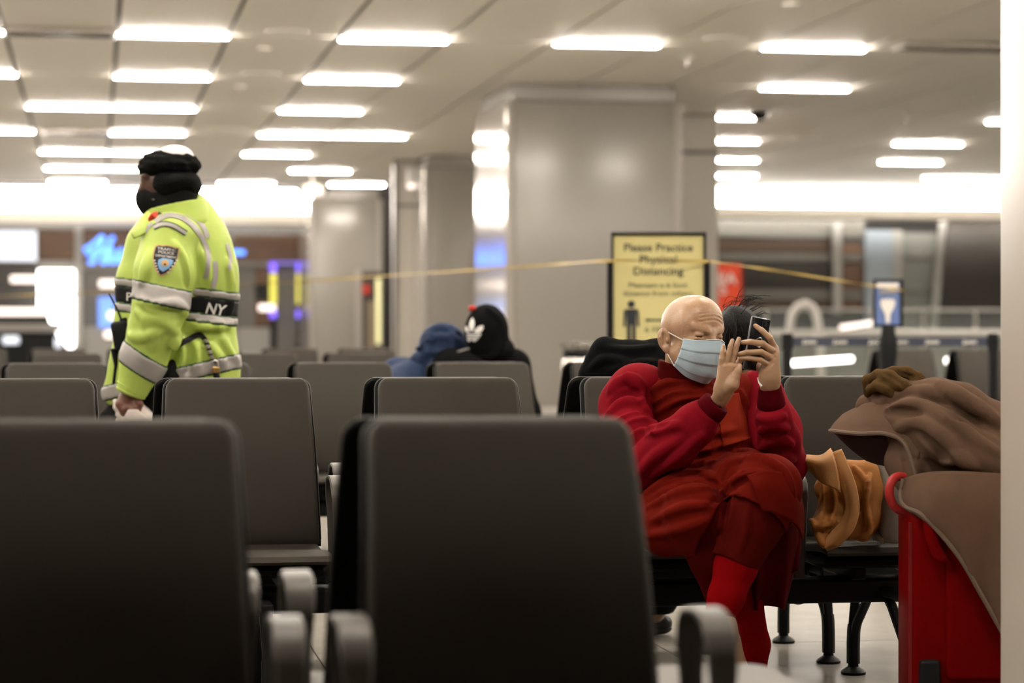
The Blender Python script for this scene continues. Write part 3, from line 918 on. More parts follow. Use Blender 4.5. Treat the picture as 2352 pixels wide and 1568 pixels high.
rect('low_wall', 1640, 775, 2330, 890, Y1 + 0.1, M_pgrey, gz, 0.2)
# balustrade
bl = thing('balustrade', 'glass balustrade with broad white handrail in front of the glazing', 'balustrade', (xy(1970, 50), 50, 0))
edges = [1640, 1760, 1880, 2000, 2120, 2240, 2360]
for a, b in zip(edges, edges[1:]): rect('glass_pane', a + 2, 712, b - 2, 882, 50, M_glass, bl, 0.03)
rect('handrail', 1640, 757, 2360, 773, 49.8, M_white, bl, 0.25, 0.05)
rect('top_rail', 1640, 709, 2360, 715, 49.95, M_pgrey, bl, 0.08, 0.02)
for a in edges[1:-1]: rect('rail_post', a - 3, 709, a + 3, 882, 49.97, M_metal, bl, 0.06)
aw = thing('arch_frame', 'white arched frame standing behind the glass balustrade', 'frame', atY(1845, 762, 51))
MB().tube([at(*p) for p in [(1806, 876, 51), (1812, 770, 51), (1818, 725, 51), (1832, 703, 51), (1850, 697, 51), (1866, 706, 51), (1876, 730, 51), (1882, 770, 51), (1886, 876, 51)]], 0.09, 10).obj('arch', M_white, aw, True)
MB().box(at(1847, 778, 51), (0.9, 0.3, 0.10), bev=0.03).obj('base', M_white, aw)
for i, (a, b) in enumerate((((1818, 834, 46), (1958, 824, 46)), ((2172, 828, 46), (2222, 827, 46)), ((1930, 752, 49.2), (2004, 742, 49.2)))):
    MB().tube([at(*a), at(*b)], 0.045, 8).obj('glow_bar', M_glow if i < 2 else M_pink, bl, True)  # glowing bars added for bright streaks showing in the glass, not rail fittings

# red sign behind the big column
rs = thing('red_sign', 'red sign board with white letters partly behind the big column', 'sign', (xy(1668, 39), 39, 0))
rect('board', 1590, 606, 1701, 920, 39, emitter('sign_red', (0.50, 0.05, 0.018), 0.32), rs, 0.08, 0.01)
rect('edge', 1701, 606, 1708, 920, 39, mat('red_edge', (0.12, 0.02, 0.015), 0.5), rs, 0.1)
lm = mat('letter_white', (0.8, 0.78, 0.74), 0.5)
p = atY(1690, 652, 38.95); place_text('NIA', 0.27, lm, p, (1, 0, 0), (0, 0, 1), rs, 'lettering', 0.004, 0.03, 'RIGHT', bold=0.004)
p = atY(1668, 675, 38.95); place_text('S', 0.27, lm, p, (1, 0, 0), (0, 0, 1), rs, 'lettering', 0.004, 0.03, 'RIGHT', bold=0.004)

# yellow notice stand
D0 = 13.9
px = Vector((CS, -SN, 0)); up = Vector((0, 0, 1)); fw = Vector((SN, CS, 0))
Rf = Matrix((px, fw, up)).transposed()
def frect(name, px0, py0, px1, py1, d, m, parent=None, th=0.02, bev=0.0, off=0.0):
    a, b = at(px0, py0, d), at(px1, py1, d)
    c = (a + b) / 2 + fw * off
    return MB().box(c, ((px1 - px0) * d / F, th, abs(py1 - py0) * d / F), Rf, bev).obj(name, m, parent)
ys = thing('notice_stand', 'yellow physical distancing notice in a black framed stand', 'sign', (at(1512, 762, D0).x, at(1512, 762, D0).y, 0))
M_ysign = mat('notice_yellow', (0.60, 0.53, 0.24), 0.5, var=0.02)
M_ink = mat('notice_ink', (0.02, 0.022, 0.03), 0.5)
yb_ = 533 + int(0.80 * F / D0)
frect('board', 1408, 540, 1617, yb_, D0, M_ysign, ys, 0.008)
for p in ((1403, 533, 1409, yb_ + 6), (1616, 533, 1622, yb_ + 6), (1403, 533, 1622, 540), (1403, yb_, 1622, yb_ + 7)): frect('frame_bar', *p, D0 - 0.008, M_black, ys, 0.03, 0.004)
fl_y = HZ + F * HC / D0
for a, b in ((1394, 1404), (1621, 1631)): frect('upright', a, 599, b, fl_y, D0, M_black, ys, 0.03, 0.004)
frect('foot', 1380, fl_y - 16, 1645, fl_y, D0, M_black, ys, 0.35, 0.006)
S_ = D0 / F
def ytext(s_, pxl, pyb, wpx, hpx, bold=0.0):
    place_text(s_, hpx * 1.38 * S_, M_ink, at(pxl, pyb, D0 - 0.005), px, up, ys, 'lettering', 0.0004, 0.001, 'CENTER', bold=bold, fit=wpx * S_)
ytext('Please Practice', 1512, 577, 158, 19, 0.0008); ytext('Physical', 1512, 604, 86, 19, 0.0008); ytext('Distancing', 1512, 631, 114, 19, 0.0008)
ytext('Maintain a 6 foot', 1511, 660, 134, 12); ytext('distance from others', 1511, 679, 160, 12); ytext('6 FEET', 1512, 763, 62, 13)
def pictogram(cx):
    mb = MB(); o = at(cx, 790, D0 - 0.006)
    circ = [(0.021 * math.cos(i * math.pi / 8), 0.229 + 0.021 * math.sin(i * math.pi / 8)) for i in range(16)]
    mb.prism(circ, o, px, up, 0.002)
    body = [(-0.026, 0), (-0.004, 0), (-0.004, 0.11), (0.004, 0.11), (0.004, 0), (0.026, 0), (0.026, 0.19), (0.026, 0.203), (-0.026, 0.203)]
    mb.prism([(-0.026, 0), (-0.004, 0), (-0.004, 0.11), (-0.026, 0.11)], o, px, up, 0.002)
    mb.prism([(0.004, 0), (0.026, 0), (0.026, 0.11), (0.004, 0.11)], o, px, up, 0.002)
    mb.prism([(-0.026, 0.11), (0.026, 0.11), (0.030, 0.202), (-0.030, 0.202)], o, px, up, 0.002)
    for s in (-1, 1):
        q = [(s * 0.031, 0.202), (s * 0.044, 0.19), (s * 0.046, 0.10), (s * 0.034, 0.10)]
        mb.prism(q if s > 0 else q[::-1], o, px, up, 0.002)
    ob = mb.obj('pictogram', M_ink, ys); return ob
pictogram(1450); pictogram(1576)
mb = MB(); o = at(1512, 735, D0 - 0.006)
mb.prism([(-0.055, -0.005), (0.055, -0.005), (0.055, 0.005), (-0.055, 0.005)], o, px, up, 0.002)
mb.prism([(-0.078, 0), (-0.055, -0.012), (-0.055, 0.012)], o, px, up, 0.002); mb.prism([(0.078, 0), (0.055, 0.012), (0.055, -0.012)], o, px, up, 0.002)
mb.obj('arrow', M_ink, ys)

# stainless bin behind the seats
bn = thing('waste_bin', 'stainless steel waste bin standing by the big column', 'bin', (at(1335, 762, 20).x, at(1335, 762, 20).y, 0))
MB().lathe([(0.16, 0.0), (0.165, 0.02), (0.165, 0.86), (0.15, 0.90), (0.15, 0.97), (0.165, 0.985), (0.165, 1.02), (0.10, 1.03)], bn.location, 24).obj('body', mat('stainless', (0.6, 0.57, 0.54), 0.16, metal=0.9, bump=0.002, bscale=9), bn, True)
MB().lathe([(0.152, 0.90), (0.152, 0.965)], bn.location, 24).obj('slot', M_black, bn, True)

# stanchions with belt and the blue notice on a post
def stanchion(pxc, d, label, w=0.034):
    p = at(pxc, 762, d); t = thing('stanchion', label, 'stanchion', (p.x, p.y, 0), group='belt stanchions')
    MB().lathe([(0.17, 0.0), (0.17, 0.012), (0.05, 0.03), (0.04, 0.05)], (p.x, p.y, 0), 24).obj('base', M_black, t, True)
    MB().lathe([(w, 0.04), (w, 0.98), (w + 0.008, 0.985), (w + 0.008, 1.095), (w, 1.105)], (p.x, p.y, 0), 18).obj('post', M_black, t, True)
    return t
stanchion(1808, 17.6, 'black belt stanchion post left of the blue notice')
stanchion(2281, 17.6, 'black belt stanchion post at the near column edge')
b0, b1 = at(1815, 775, 17.6), at(2272, 775, 17.6)
bt = thing('barrier_belt', 'navy retractable belt with white script marks between the stanchions', 'belt', ((b0 + b1) / 2))
M_belt = mat('belt_navy', (0.035, 0.04, 0.065), 0.6)
bc = (b0 + b1) / 2
MB().box(bc - Vector((0, 0, 0.03)), ((b1 - b0).length, 0.004, 0.065), Rf).obj('webbing', M_belt, bt)
for a in (1860, 1930, 2012, 2070, 2142, 2228):
    pts = [(-16, -6), (-12, 6), (-14, -4), (-8, -3), (-6, 2), (-4, -4), (0, 2), (2, -4), (6, 2), (8, -4), (12, 2), (15, -4)]
    q = [at(a + x_, 785 - y_, 17.59) for x_, y_ in pts]
    MB().tube([tuple(v) for v in crm([tuple(v) for v in q], 3)], 0.0052, 6).obj('script_mark', M_white, bt)
p = at(2040, 762, 17.0)
st = thing('post_notice', 'blue notice with white emblem on a black post', 'sign', (p.x, p.y, 0))
MB().lathe([(0.17, 0.0), (0.17, 0.012), (0.05, 0.03), (0.045, 0.06), (0.045, 0.82), (0.062, 0.95), (0.066, 1.05), (0.05, 1.12), (0.045, 1.16)], (p.x, p.y, 0), 20).obj('post', M_black, st, True)
frect('holder', 2005, 641, 2074, 751, 17.0, M_black, st, 0.03, 0.006)
frect('panel', 2012, 648, 2066, 745, 16.98, mat('notice_blue', (0.10, 0.15, 0.33), 0.4), st, 0.008)
M_pw = mat('notice_white', (0.66, 0.62, 0.58), 0.5)
frect('caption', 2014, 650, 2064, 660, 16.974, M_pw, st, 0.004); frect('caption', 2020, 664, 2058, 675, 16.974, mat('notice_mute', (0.25, 0.25, 0.27), 0.5), st, 0.004)
em = [(-17, 12), (-16, 2), (-10, -10), (-6, -16), (-4, -38), (4, -38), (6, -16), (10, -10), (16, 2), (17, 12), (10, 20), (5, 14), (0, 21), (-5, 14), (-10, 20)]
k_ = 17 / F
MB().prism([(a * k_, b * k_) for a, b in em], at(2039, 704, 16.972), px, up, 0.002).obj('emblem', M_pw, st)

# caution tape, a thin twisted yellow ribbon
def tape(pts, label, hw=0.008):
    P = crm([tuple(at(*p)) for p in pts], 14)
    V = []; Fc = []
    for i, q in enumerate(P):
        tw = 0.9 * math.sin(i * 0.31) + 0.5 * math.sin(i * 0.13 + 1)
        a = Vector((0, 0, 1)) * math.cos(tw) + fw * math.sin(tw)
        V += [Vector(q) + a * hw + fw * 0.001, Vector(q) - a * hw + fw * 0.001, Vector(q) - a * hw - fw * 0.001, Vector(q) + a * hw - fw * 0.001]
    for i in range(len(P) - 1):
        for k in range(4): Fc.append((i * 4 + k, i * 4 + (k + 1) % 4, i * 4 + 4 + (k + 1) % 4, i * 4 + 4 + k))
    m = mat('caution_tape', (0.42, 0.29, 0.07), 0.5, var=0.5, scale=2.2)
    return tag(MB().add(V, Fc).obj('caution_tape', m), label, 'tape')
tape([(-80, 684, 26), (150, 674, 24.8), (400, 663, 23.2), (830, 637, 19.8), (1200, 612, 16.4), (1400, 599, 13.86), (1625, 600, 13.86)], 'yellow caution tape stretching from the left edge to the notice stand')
tape([(1630, 600, 13.86), (1780, 621, 14.9), (1920, 643, 15.9), (2006, 656, 16.85), (2074, 667, 16.9)], 'yellow caution tape between the yellow notice and the blue notice', 0.007)

# ceiling fittings
M_grille = mat('grille_grey', (0.16, 0.15, 0.135), 0.5)
def ceil_at(px_, py_):
    d = (CEIL - HC) * F / (HZ - py_)
    return at(px_, py_, d)
M_hole = mat('grille_dark', (0.03, 0.028, 0.025), 0.6)
for i, (a, b, r) in enumerate(((660, 72, 0.24), (1665, 88, 0.24), (600, 169, 0.24), (1845, 317, 0.24), (525, 297, 0.3), (1818, 8, 0.10), (606, 110, 0.08), (553, 198, 0.08))):
    p = ceil_at(a, b)
    t = thing('ceiling_speaker', ['round grey speaker grille in the ceiling above the officer', 'round grey speaker grille in the ceiling above the big column', 'second round speaker grille above the officer', 'round speaker grille beyond the dome camera', 'far round speaker grille above the officer', 'small ceiling disc at the top edge', 'small ceiling disc near the first speaker', 'small ceiling disc below the second speaker'][i], 'speaker', (p.x, p.y, CEIL - 0.005), group='ceiling discs')
    MB().lathe([(r * 0.2, -0.012), (r * 0.93, -0.014), (r * 0.94, 0.004)], t.location, 24).obj('grille', M_grille, t, True)
    MB().lathe([(r * 0.93, -0.02), (r, -0.016), (r, 0.005), (r * 0.93, 0.006)], t.location, 24).obj('ring', M_ceil, t, True)
for i, (a0, a1, b0_, b1_) in enumerate(((10, 268, 38, 72), (98, 255, 285, 300), (2045, 2330, 78, 105))):
    p, q = ceil_at(a0, b1_), ceil_at(a1, b1_)
    t = thing('air_diffuser', ['long metal slot diffuser in the ceiling at top left', 'metal slot diffuser with a lit end in the left ceiling', 'metal slot diffuser in the ceiling at top right', 'far metal slot diffuser above the cove'][i], 'diffuser', ((p.x + q.x) / 2, p.y - 0.28, CEIL), group='ceiling slot diffusers')
    cx, cy = (p.x + q.x) / 2, p.y - 0.28; L_ = abs(q.x - p.x)
    mir = mat('diffuser_mirror', (0.62, 0.58, 0.54), 0.15, metal=0.9, bump=0.002, bscale=4)
    for s in (-1, 1): MB().box((cx, cy + s * 0.22, CEIL - 0.035), (L_, 0.05, 0.07), bev=0.012).obj('side_rail', mir, t)
    for s in (-1, 1): MB().box((cx + s * (L_ / 2 - 0.03), cy, CEIL - 0.035), (0.06, 0.44, 0.07), bev=0.012).obj('end_cap', mir, t)
    for s in (-1, 0, 1): MB().box((cx, cy + s * 0.11, CEIL - 0.03), (L_ - 0.12, 0.02, 0.05)).obj('blade', mir, t)
    MB().box((cx, cy, CEIL - 0.004), (L_ - 0.1, 0.40, 0.01)).obj('slot', M_hole, t)
p = ceil_at(1745, 247)
t = thing('dome_camera', 'black dome security camera on the ceiling right of the big column', 'camera', (p.x, p.y, CEIL))
MB().lathe([(0.12, -0.06), (0.19, -0.05), (0.20, 0.0)], t.location, 22).obj('base', M_white, t, True)
MB().lathe([(0.01, -0.20), (0.07, -0.185), (0.12, -0.13), (0.135, -0.06)], t.location, 22).obj('dome', mat('dome_black', (0.008, 0.01, 0.009), 0.08), t, True)
for i, (a, b) in enumerate(((1578, 130), (2080, 260), (1740, 415))):
    p = ceil_at(a, b)
    t = thing('sprinkler', ['small sprinkler head in the ceiling above the big column', 'small sprinkler head right of the dome camera', 'far sprinkler head above the right cove'][i], 'sprinkler', (p.x, p.y, CEIL), group='sprinkler heads')
    MB().lathe([(0.02, -0.14), (0.05, -0.135), (0.015, -0.11), (0.015, -0.02)], t.location, 12).obj('head', M_metal, t, True)
    MB().lathe([(0.06, -0.025), (0.09, -0.01), (0.09, 0.0)], t.location, 14).obj('cup', M_ceil, t, True)
# ---------------------------------------------------------------- seated person in red robes
VX = np.array((CS, -SN, 0.0)); VF = np.array((SN, CS, 0.0)); VZ = np.array((0, 0, 1.0))
AX = np.stack([VX, VF, VZ], 1)          # columns: picture right, away, up
def skin_mat(name, rgb, red):
    m = mat(name, rgb, 0.36, var=0.10, scale=16, bump=0.0006, bscale=160, sss=0.10, spec=0.45)
    return m
M_skin = skin_mat('skin_light', (0.42, 0.258, 0.155), 0.2)
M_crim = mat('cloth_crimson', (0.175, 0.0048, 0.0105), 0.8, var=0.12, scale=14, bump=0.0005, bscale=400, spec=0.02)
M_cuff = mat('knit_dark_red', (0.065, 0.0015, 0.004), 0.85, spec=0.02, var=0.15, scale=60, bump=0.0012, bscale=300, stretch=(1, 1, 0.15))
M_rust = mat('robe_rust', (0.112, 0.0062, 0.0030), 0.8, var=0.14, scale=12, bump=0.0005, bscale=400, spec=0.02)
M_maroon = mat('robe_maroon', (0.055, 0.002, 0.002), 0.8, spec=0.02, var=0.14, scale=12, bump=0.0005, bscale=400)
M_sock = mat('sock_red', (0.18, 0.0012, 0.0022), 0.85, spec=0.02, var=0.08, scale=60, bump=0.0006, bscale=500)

monk = thing('person', 'seated bald person in red robes and blue face mask photographing with a phone', 'person', (at(1600, 1264, 7.35).x, at(1600, 1264, 7.35).y, 0.47))
# --- head
yw = math.radians(35)
hf = math.cos(yw) * -VF + math.sin(yw) * VX
hl = math.cos(yw) * VX + math.sin(yw) * VF
ro = math.radians(4.5)
hu = math.cos(ro) * VZ + math.sin(ro) * hl
hl = math.cos(ro) * hl - math.sin(ro) * VZ
pi_ = math.radians(-4)
hf, hu = math.cos(pi_) * hf + math.sin(pi_) * hu, math.cos(pi_) * hu - math.sin(pi_) * hf
HO = A(1588, 781, 7.42); HS = 1.05
HR = np.stack([hl, hu, hf], 1)
def H(l, u, f): return HO + HS * (hl * l + hu * u + hf * f)
def R3(a): return np.array(a) * HS
hd = SDF(HO - 0.19, HO + 0.19, 0.0024)
hd.ell(H(0, .042, -.014), R3((.076, .088, .098)), HR)
hd.ell(H(0, .062, .030), R3((.064, .064, .062)), HR, 0.03)
hd.ell(H(0, -.028, .030), R3((.058, .078, .060)), HR, 0.03)
for s in (-1, 1):
    hd.ell(H(s * .042, -.006, .050), R3((.023, .018, .024)), HR, 0.02)                 # cheek
    hd.ell(H(s * .058, .040, .030), R3((.018, .03, .03)), HR, 0.02)                    # temple
    hd.cap(H(s * .055, -.045, .005), H(s * .016, -.098, .060), .024 * HS, .018 * HS, 0.03)   # jaw
    hd.cap(H(s * .050, .037, .070), H(s * .013, .030, .0905), .0075 * HS, .0085 * HS, 0.012)   # brow ridge
    hd.cap(H(s * .054, .046, .066), H(s * .018, .041, .088), .005 * HS, .005 * HS, 0.010)
    hd.ell(H(s * .033, .0165, .097), R3((.0195, .0085, .014)), HR, 0.008, 'sub')       # socket
    hd.ell(H(s * .0335, .0185, .0755), R3((.0175, .0105, .0125)), HR, 0.006)          # upper lid
    hd.ell(H(s * .0335, .0075, .0770), R3((.0190, .0085, .0120)), HR, 0.006)          # lower lid, pushed up by the squint
    hd.chain([H(s * .0175, .0128, .0905), H(s * .026, .0128, .0895), H(s * .036, .0135, .0865), H(s * .047, .0115, .0800), H(s * .055, .0080, .0730)], [.0016, .0020, .0020, .0018, .0010], 0.003, 'sub')
    hd.chain([H(s * .021, -.003, .0915), H(s * .033, -.0055, .0900), H(s * .046, -.002, .0830)], [.0014, .0018, .0012], 0.004, 'sub')   # bag under the eye
    hd.chain([H(s * .007, .048, .0985), H(s * .0075, .036, .100), H(s * .010, .026, .0975)], [.0010, .0020, .0012], 0.005, 'sub')     # frown
    for j in range(3):                                                                # crow's feet
        hd.chain([H(s * .056, .012 - j * .007, .071), H(s * .065, .017 - j * .011, .058)], [.0014, .0008], 0.003, 'sub')
    for j in range(4):                                                                # brow furrows
        hd.chain([H(s * .002, .066 + j * .011, .0955 - j * .001), H(s * .022, .063 + j * .011, .092 - j * .001), H(s * .042, .056 + j * .011, .080 - j * .001)], [.0004, .0009, .0003], 0.006, 'sub')
hd.cap(H(0, .030, .0900), H(0, -.018, .108), .0075 * HS, .0125 * HS, 0.014)            # nose
hd.ell(H(0, -.024, .108), R3((.018, .011, .012)), HR, 0.01)
hd.ell(H(0, -.095, .062), R3((.022, .016, .018)), HR, 0.02)
hd.ell(H(0, -.055, .085), R3((.026, .018, .014)), HR, 0.015)
for s in (-1, 1):                                                                      # ears
    er = math.radians(28)
    el = math.cos(er) * hl * s + math.sin(er) * hf                                     # faces out and forward
    el /= np.linalg.norm(el); ef = np.cross(hu, el); ef /= np.linalg.norm(ef)
    ef = ef * (1 if ef @ hf > 0 else -1)                                               # towards the front rim
    tl = hu * 0.97 - ef * 0.24; tl /= np.linalg.norm(tl); tf = np.cross(el, tl)
    ER = np.stack([el, tl, tf], 1)
    c = H(s * .087, -.004, -.018)
    hd.ell(c, (.0095, .035, .0225), ER, 0.006)
    hd.ell(H(s * .082, -.034, -.006), (.008, .012, .011), ER, 0.010)
    hd.ell(c + el * 0.0105 + ef * .002, (.0085, .0245, .0130), ER, 0.004, 'sub')
    hd.chain([c + el * .006 + tl * .020 - ef * .002, c + el * .0075 + tl * .004 - ef * .007, c + el * .006 - tl * .012 - ef * .003], [.0035, .0040, .0032], 0.004)
    hd.ell(c + el * .008 + ef * .013 - tl * .004, (.005, .008, .005), ER, 0.004)
hd.cap(H(0, -.05, -.025), A(1572, 862, 7.47), .058, .062, 0.03)
hd.half(A(1572, 868, 7.47), (0, 0, -1.0))
headVQ = hd.nets(2)
# --- hands
def hand(lo, hi, build):
    s = SDF(lo, hi, 0.0021); build(s); return s
def rhand(s):
    d = 7.04
    s.cap(A(1655, 914, d + .03), A(1662, 893, d + .01), .026, .026, 0.02, flat=0.72, fd=-VF)
    s.chain([A(1663, 893, d + .01), A(1669, 870, d + .002)], [.026, .027], 0.02, flat=0.50, fd=-VF + 0.35 * VX)
    s.chain([A(1661, 884, d), A(1657, 845, d)], [.0150, .0118], 0.014)
    s.chain([A(1669, 880, d), A(1668, 842, d)], [.0150, .0118], 0.014)
    s.chain([A(1676, 878, d + .004), A(1679, 842, d + .003)], [.0150, .0118], 0.014)
    s.chain([A(1681, 880, d + .010), A(1689, 845, d + .010)], [.0150, .0115], 0.014)
    s.chain([A(1656, 843, d), A(1658, 824, d - .006), A(1660, 808, d - .005), A(1662, 796, d)], [.0090, .0082, .0074, .0060], 0.002)
    s.chain([A(1667.5, 839, d), A(1673, 814, d - .005), A(1678, 795, d - .004), A(1682, 782, d)], [.0094, .0086, .0077, .0062], 0.002)
    s.chain([A(1679.5, 839, d + .006), A(1687, 812, d + .002), A(1693, 791, d + .001), A(1697, 778, d + .004)], [.0096, .0088, .0078, .0064], 0.002)
    s.chain([A(1690, 842, d + .012), A(1700, 826, d + .026), A(1700, 815, d + .045)], [.0094, .0086, .0070], 0.002)
    s.chain([A(1671, 892, d), A(1683, 882, d - .012), A(1690, 866, d - .017)], [.019, .0165, .0118], 0.012)
    s.chain([A(1690, 866, d - .017), A(1695, 852, d - .018), A(1698.5, 840, d - .014)], [.0112, .0104, .0078], 0.004)
rh = hand(A(1655, 850, 7.04) - 0.125, A(1680, 850, 7.04) + 0.125, rhand)
def lhand(s):
    d = 7.06
    s.cap(A(1768, 890, d + .03), A(1768, 868, d + .015), .027, .027, 0.02, flat=0.75, fd=-VF)
    s.chain([A(1768, 872, d + .015), A(1768, 848, d + .005)], [.027, .028], 0.02, flat=0.6, fd=-VF)
    kn = [(1780, 800, d + .006), (1780, 812, d + .000), (1777, 824, d - .001), (1771, 838, d + .004)]
    for i, (a, b, c) in enumerate(kn):
        s.chain([A(1764 + 3 * (3 - i), 866, d + .012), A(a, b, c)], [.0145, .0112], 0.012)
    s.chain([A(1780, 800, d + .006), A(1768, 776, d - .012), A(1750, 759, d - .012), A(1735, 748, d - .004)], [.0100, .0090, .0082, .0066], 0.003)
    s.chain([A(1780, 810, d), A(1752, 789, d - .026), A(1724, 785, d - .024), A(1706, 786, d - .012)], [.0102, .0091, .0083, .0067], 0.003)
    s.chain([A(1777, 824, d - .001), A(1748, 808, d - .026), A(1716, 809, d - .024), A(1694, 814, d - .010)], [.0098, .0088, .0080, .0064], 0.003)
    s.chain([A(1771, 840, d + .004), A(1746, 826, d - .020), A(1720, 822, d - .020), A(1701, 822, d - .012)], [.0090, .0080, .0072, .0058], 0.003)
    s.chain([A(1760, 862, d + .02), A(1745, 842, d + .045), A(1735, 815, d + .058)], [.016, .0125, .0095], 0.01)
    for i in range(3):
        a, b, c = kn[i]; a2, b2, c2 = kn[i + 1]
        s.chain([A((a + a2) / 2 + 1, (b + b2) / 2 + 2, d - .012), A((a + a2) / 2 - 8, (b + b2) / 2 + 14, d - .016)], [.0012, .0006], 0.006, 'sub')
lh = hand(A(1735, 830, 7.06) - 0.125, A(1750, 820, 7.06) + 0.125, lhand)
# --- clothed trunk that links head and hands under the cloth (one continuous body)
bd = SDF(A(1380, 1720, 6.7) - 0.05, A(1850, 690, 7.9) + np.array((0.1, 0.1, 0.0)), 0.011)
lo_ = np.minimum.reduce([A(1380, 1660, 6.6), A(1860, 700, 7.9), A(1380, 1660, 7.9), A(1860, 700, 6.6)]) - 0.03
hi_ = np.maximum.reduce([A(1380, 1660, 6.6), A(1860, 700, 7.9), A(1380, 1660, 7.9), A(1860, 700, 6.6)]) + 0.03
bd = SDF(lo_, hi_, 0.010)
SHR, SHL = (1452, 905, 7.50), (1748, 905, 7.52)
ELR, ELL = (1478, 1072, 7.24), (1796, 1062, 7.30)
WRR, WRL = (1652, 918, 7.08), (1768, 905, 7.10)
bd.chain([A(1572, 860, 7.47), A(1590, 930, 7.52), A(1600, 1060, 7.50), A(1605, 1170, 7.48)], [.06, .13, .13, .14], 0.05)
bd.cap(A(*SHR), A(*SHL), .055, .055, 0.05)
for a, b, c in ((SHR, ELR, WRR), (SHL, ELL, WRL)): bd.chain([A(*a), A(*b), A(*c)], [.048, .036, .024], 0.03)
KNL, ANL = (1768, 1128, 6.96), (1648, 1424, 6.88)
KNR, ANR = (1622, 1192, 7.03), (1722, 1590, 7.08)
bd.chain([A(1665, 1180, 7.46), A(*KNL), A(*ANL)], [.075, .052, .034], 0.03)
bd.chain([A(1545, 1190, 7.46), A(*KNR), A(*ANR)], [.075, .045, .030], 0.03)
V, Q = join_np([headVQ, rh.nets(1), lh.nets(1), bd.nets(1)])
body = link('body', npmesh('body', V, Q, M_skin), monk)
# eyes just visible in the slits
M_eye = mat('eye_dark', (0.02, 0.012, 0.010), 0.15)
for s in (-1, 1):
    e = SDF(H(s * .034, .013, .075) - 0.03, H(s * .034, .013, .075) + 0.03, 0.0018)
    e.ell(H(s * .034, .0128, .0752), R3((.0130, .0050, .0118)), HR)
    e.obj('eye', M_eye, monk, 1)
# --- face mask with pleats, nose seam and ear loops
rows_ = []
half = [[(-.069, .001, .047), (-.052, .001, .0875), (-.022, .007, .111), (0, .009, .122)],
        [(-.0745, -.024, .049), (-.057, -.028, .095), (-.025, -.026, .119), (0, -.025, .129)],
        [(-.0750, -.048, .040), (-.056, -.056, .090), (-.025, -.058, .115), (0, -.058, .124)],
        [(-.0725, -.066, .028), (-.052, -.086, .072), (-.023, -.093, .102), (0, -.095, .110)],
        [(-.0680, -.078, .014), (-.045, -.106, .048), (-.018, -.118, .076), (0, -.121, .083)]]
for r in half:
    full = r + [(-l, u, f) for l, u, f in r[-2::-1]]
    rows_.append([H(*p) for p in full])
def pleat(G):
    U, W = G.shape[:2]
    c = HO
    for j in range(W):
        t = j / (W - 1)
        a = 0.0035 * (((t * 3.6) % 1.0) - 0.5) * (0.0 if t < 0.14 else 1.0)
        n = G[:, j] - (c - hu * HS * (0.02 + 0.05 * t)); n /= np.linalg.norm(n, axis=-1, keepdims=True)
        G[:, j] += n * a
    return G
def mask_mat():
    m = mat('mask_blue', (0.36, 0.47, 0.54), 0.8, var=0.10, scale=22, bump=0.0004, bscale=300, sheen=0.2)
    return m
mask = sheet(rows_, 8, 12, 0.0018, 'face_mask', mask_mat(), monk, pleat)
M_loop = mat('mask_loop_white', (0.72, 0.70, 0.68), 0.7)
MB().tube([H(-.067, -.002, .044), H(-.075, .006, .022), H(-.0835, .014, .001), H(-.083, .018, -.012)], 0.0019, 6).obj('ear_loop', M_loop, mask, True)
MB().tube([H(-.068, -.077, .015), H(-.076, -.058, .004), H(-.084, -.040, -.006), H(-.085, -.032, -.014)], 0.0019, 6).obj('ear_loop', M_loop, mask, True)
MB().tube([H(.067, -.002, .044), H(.0835, .014, .001), H(.083, .018, -.012)], 0.0019, 6).obj('ear_loop', M_loop, mask, True)
MB().tube([H(.068, -.077, .015), H(.081, -.040, -.006), H(.083, -.030, -.016)], 0.0019, 6).obj('ear_loop', M_loop, mask, True)
edge = [tuple(H(l, u + .0005, f + .0015)) for l, u, f in half[0] + [(-l, u, f) for l, u, f in half[0][-2::-1]]]
MB().tube([tuple(p) for p in crm(edge, 5)], 0.0016, 6).obj('edge_binding', mat('mask_edge', (0.62, 0.66, 0.70), 0.8), mask, True)

# --- sleeves
def cloth_noise(seed, amp, fr): return lambda P: amp * vnoise(P, seed, fr)
rs_ = SDF(A(1480, 980, 7.3) - np.array((0.27, 0.36, 0.24)), A(1480, 980, 7.3) + np.array((0.27, 0.36, 0.24)), 0.0052)
rs_.chain([A(1466, 900, 7.52), A(1440, 930, 7.46), A(1445, 1010, 7.34), A(1480, 1072, 7.23)], [.078, .080, .080, .074], 0.04)
rs_.chain([A(1480, 1072, 7.23), A(1545, 1022, 7.15), A(1600, 975, 7.11), A(1622, 950, 7.09)], [.074, .070, .060, .048], 0.03)
rs_.ell(A(1478, 882, 7.50), (.09, .09, .055), AX, 0.04)
rs_.warp(cloth_noise(3, 0.0035, 4.0))
for f in ([(1402, 900), (1420, 880), (1452, 872), (1478, 888)], [(1396, 955), (1430, 925), (1470, 930), (1490, 960)], [(1402, 1000), (1432, 968), (1476, 958), (1512, 985)],
          [(1425, 1045), (1465, 1000), (1520, 985), (1560, 975)], [(1470, 1085), (1510, 1045), (1560, 1010)], [(1500, 1090), (1560, 1045), (1610, 1000)], [(1440, 862), (1462, 880), (1474, 920)]):
    rs_.fold(f, .016, .001, .014)
for f in ([(1400, 930), (1432, 905), (1470, 905)], [(1408, 985), (1445, 950), (1490, 945), (1505, 968)], [(1440, 1030), (1480, 985), (1530, 970)]):
    rs_.fold(f, .013, -.003, .012, 'sub')
rs_.half(A(1628, 944, 7.085), A(1652, 918, 7.08) - A(1600, 975, 7.11))
slv = rs_.obj('sleeve', M_crim, monk, 1)
cf = SDF(A(1630, 940, 7.09) - 0.1, A(1630, 940, 7.09) + 0.1, 0.004)
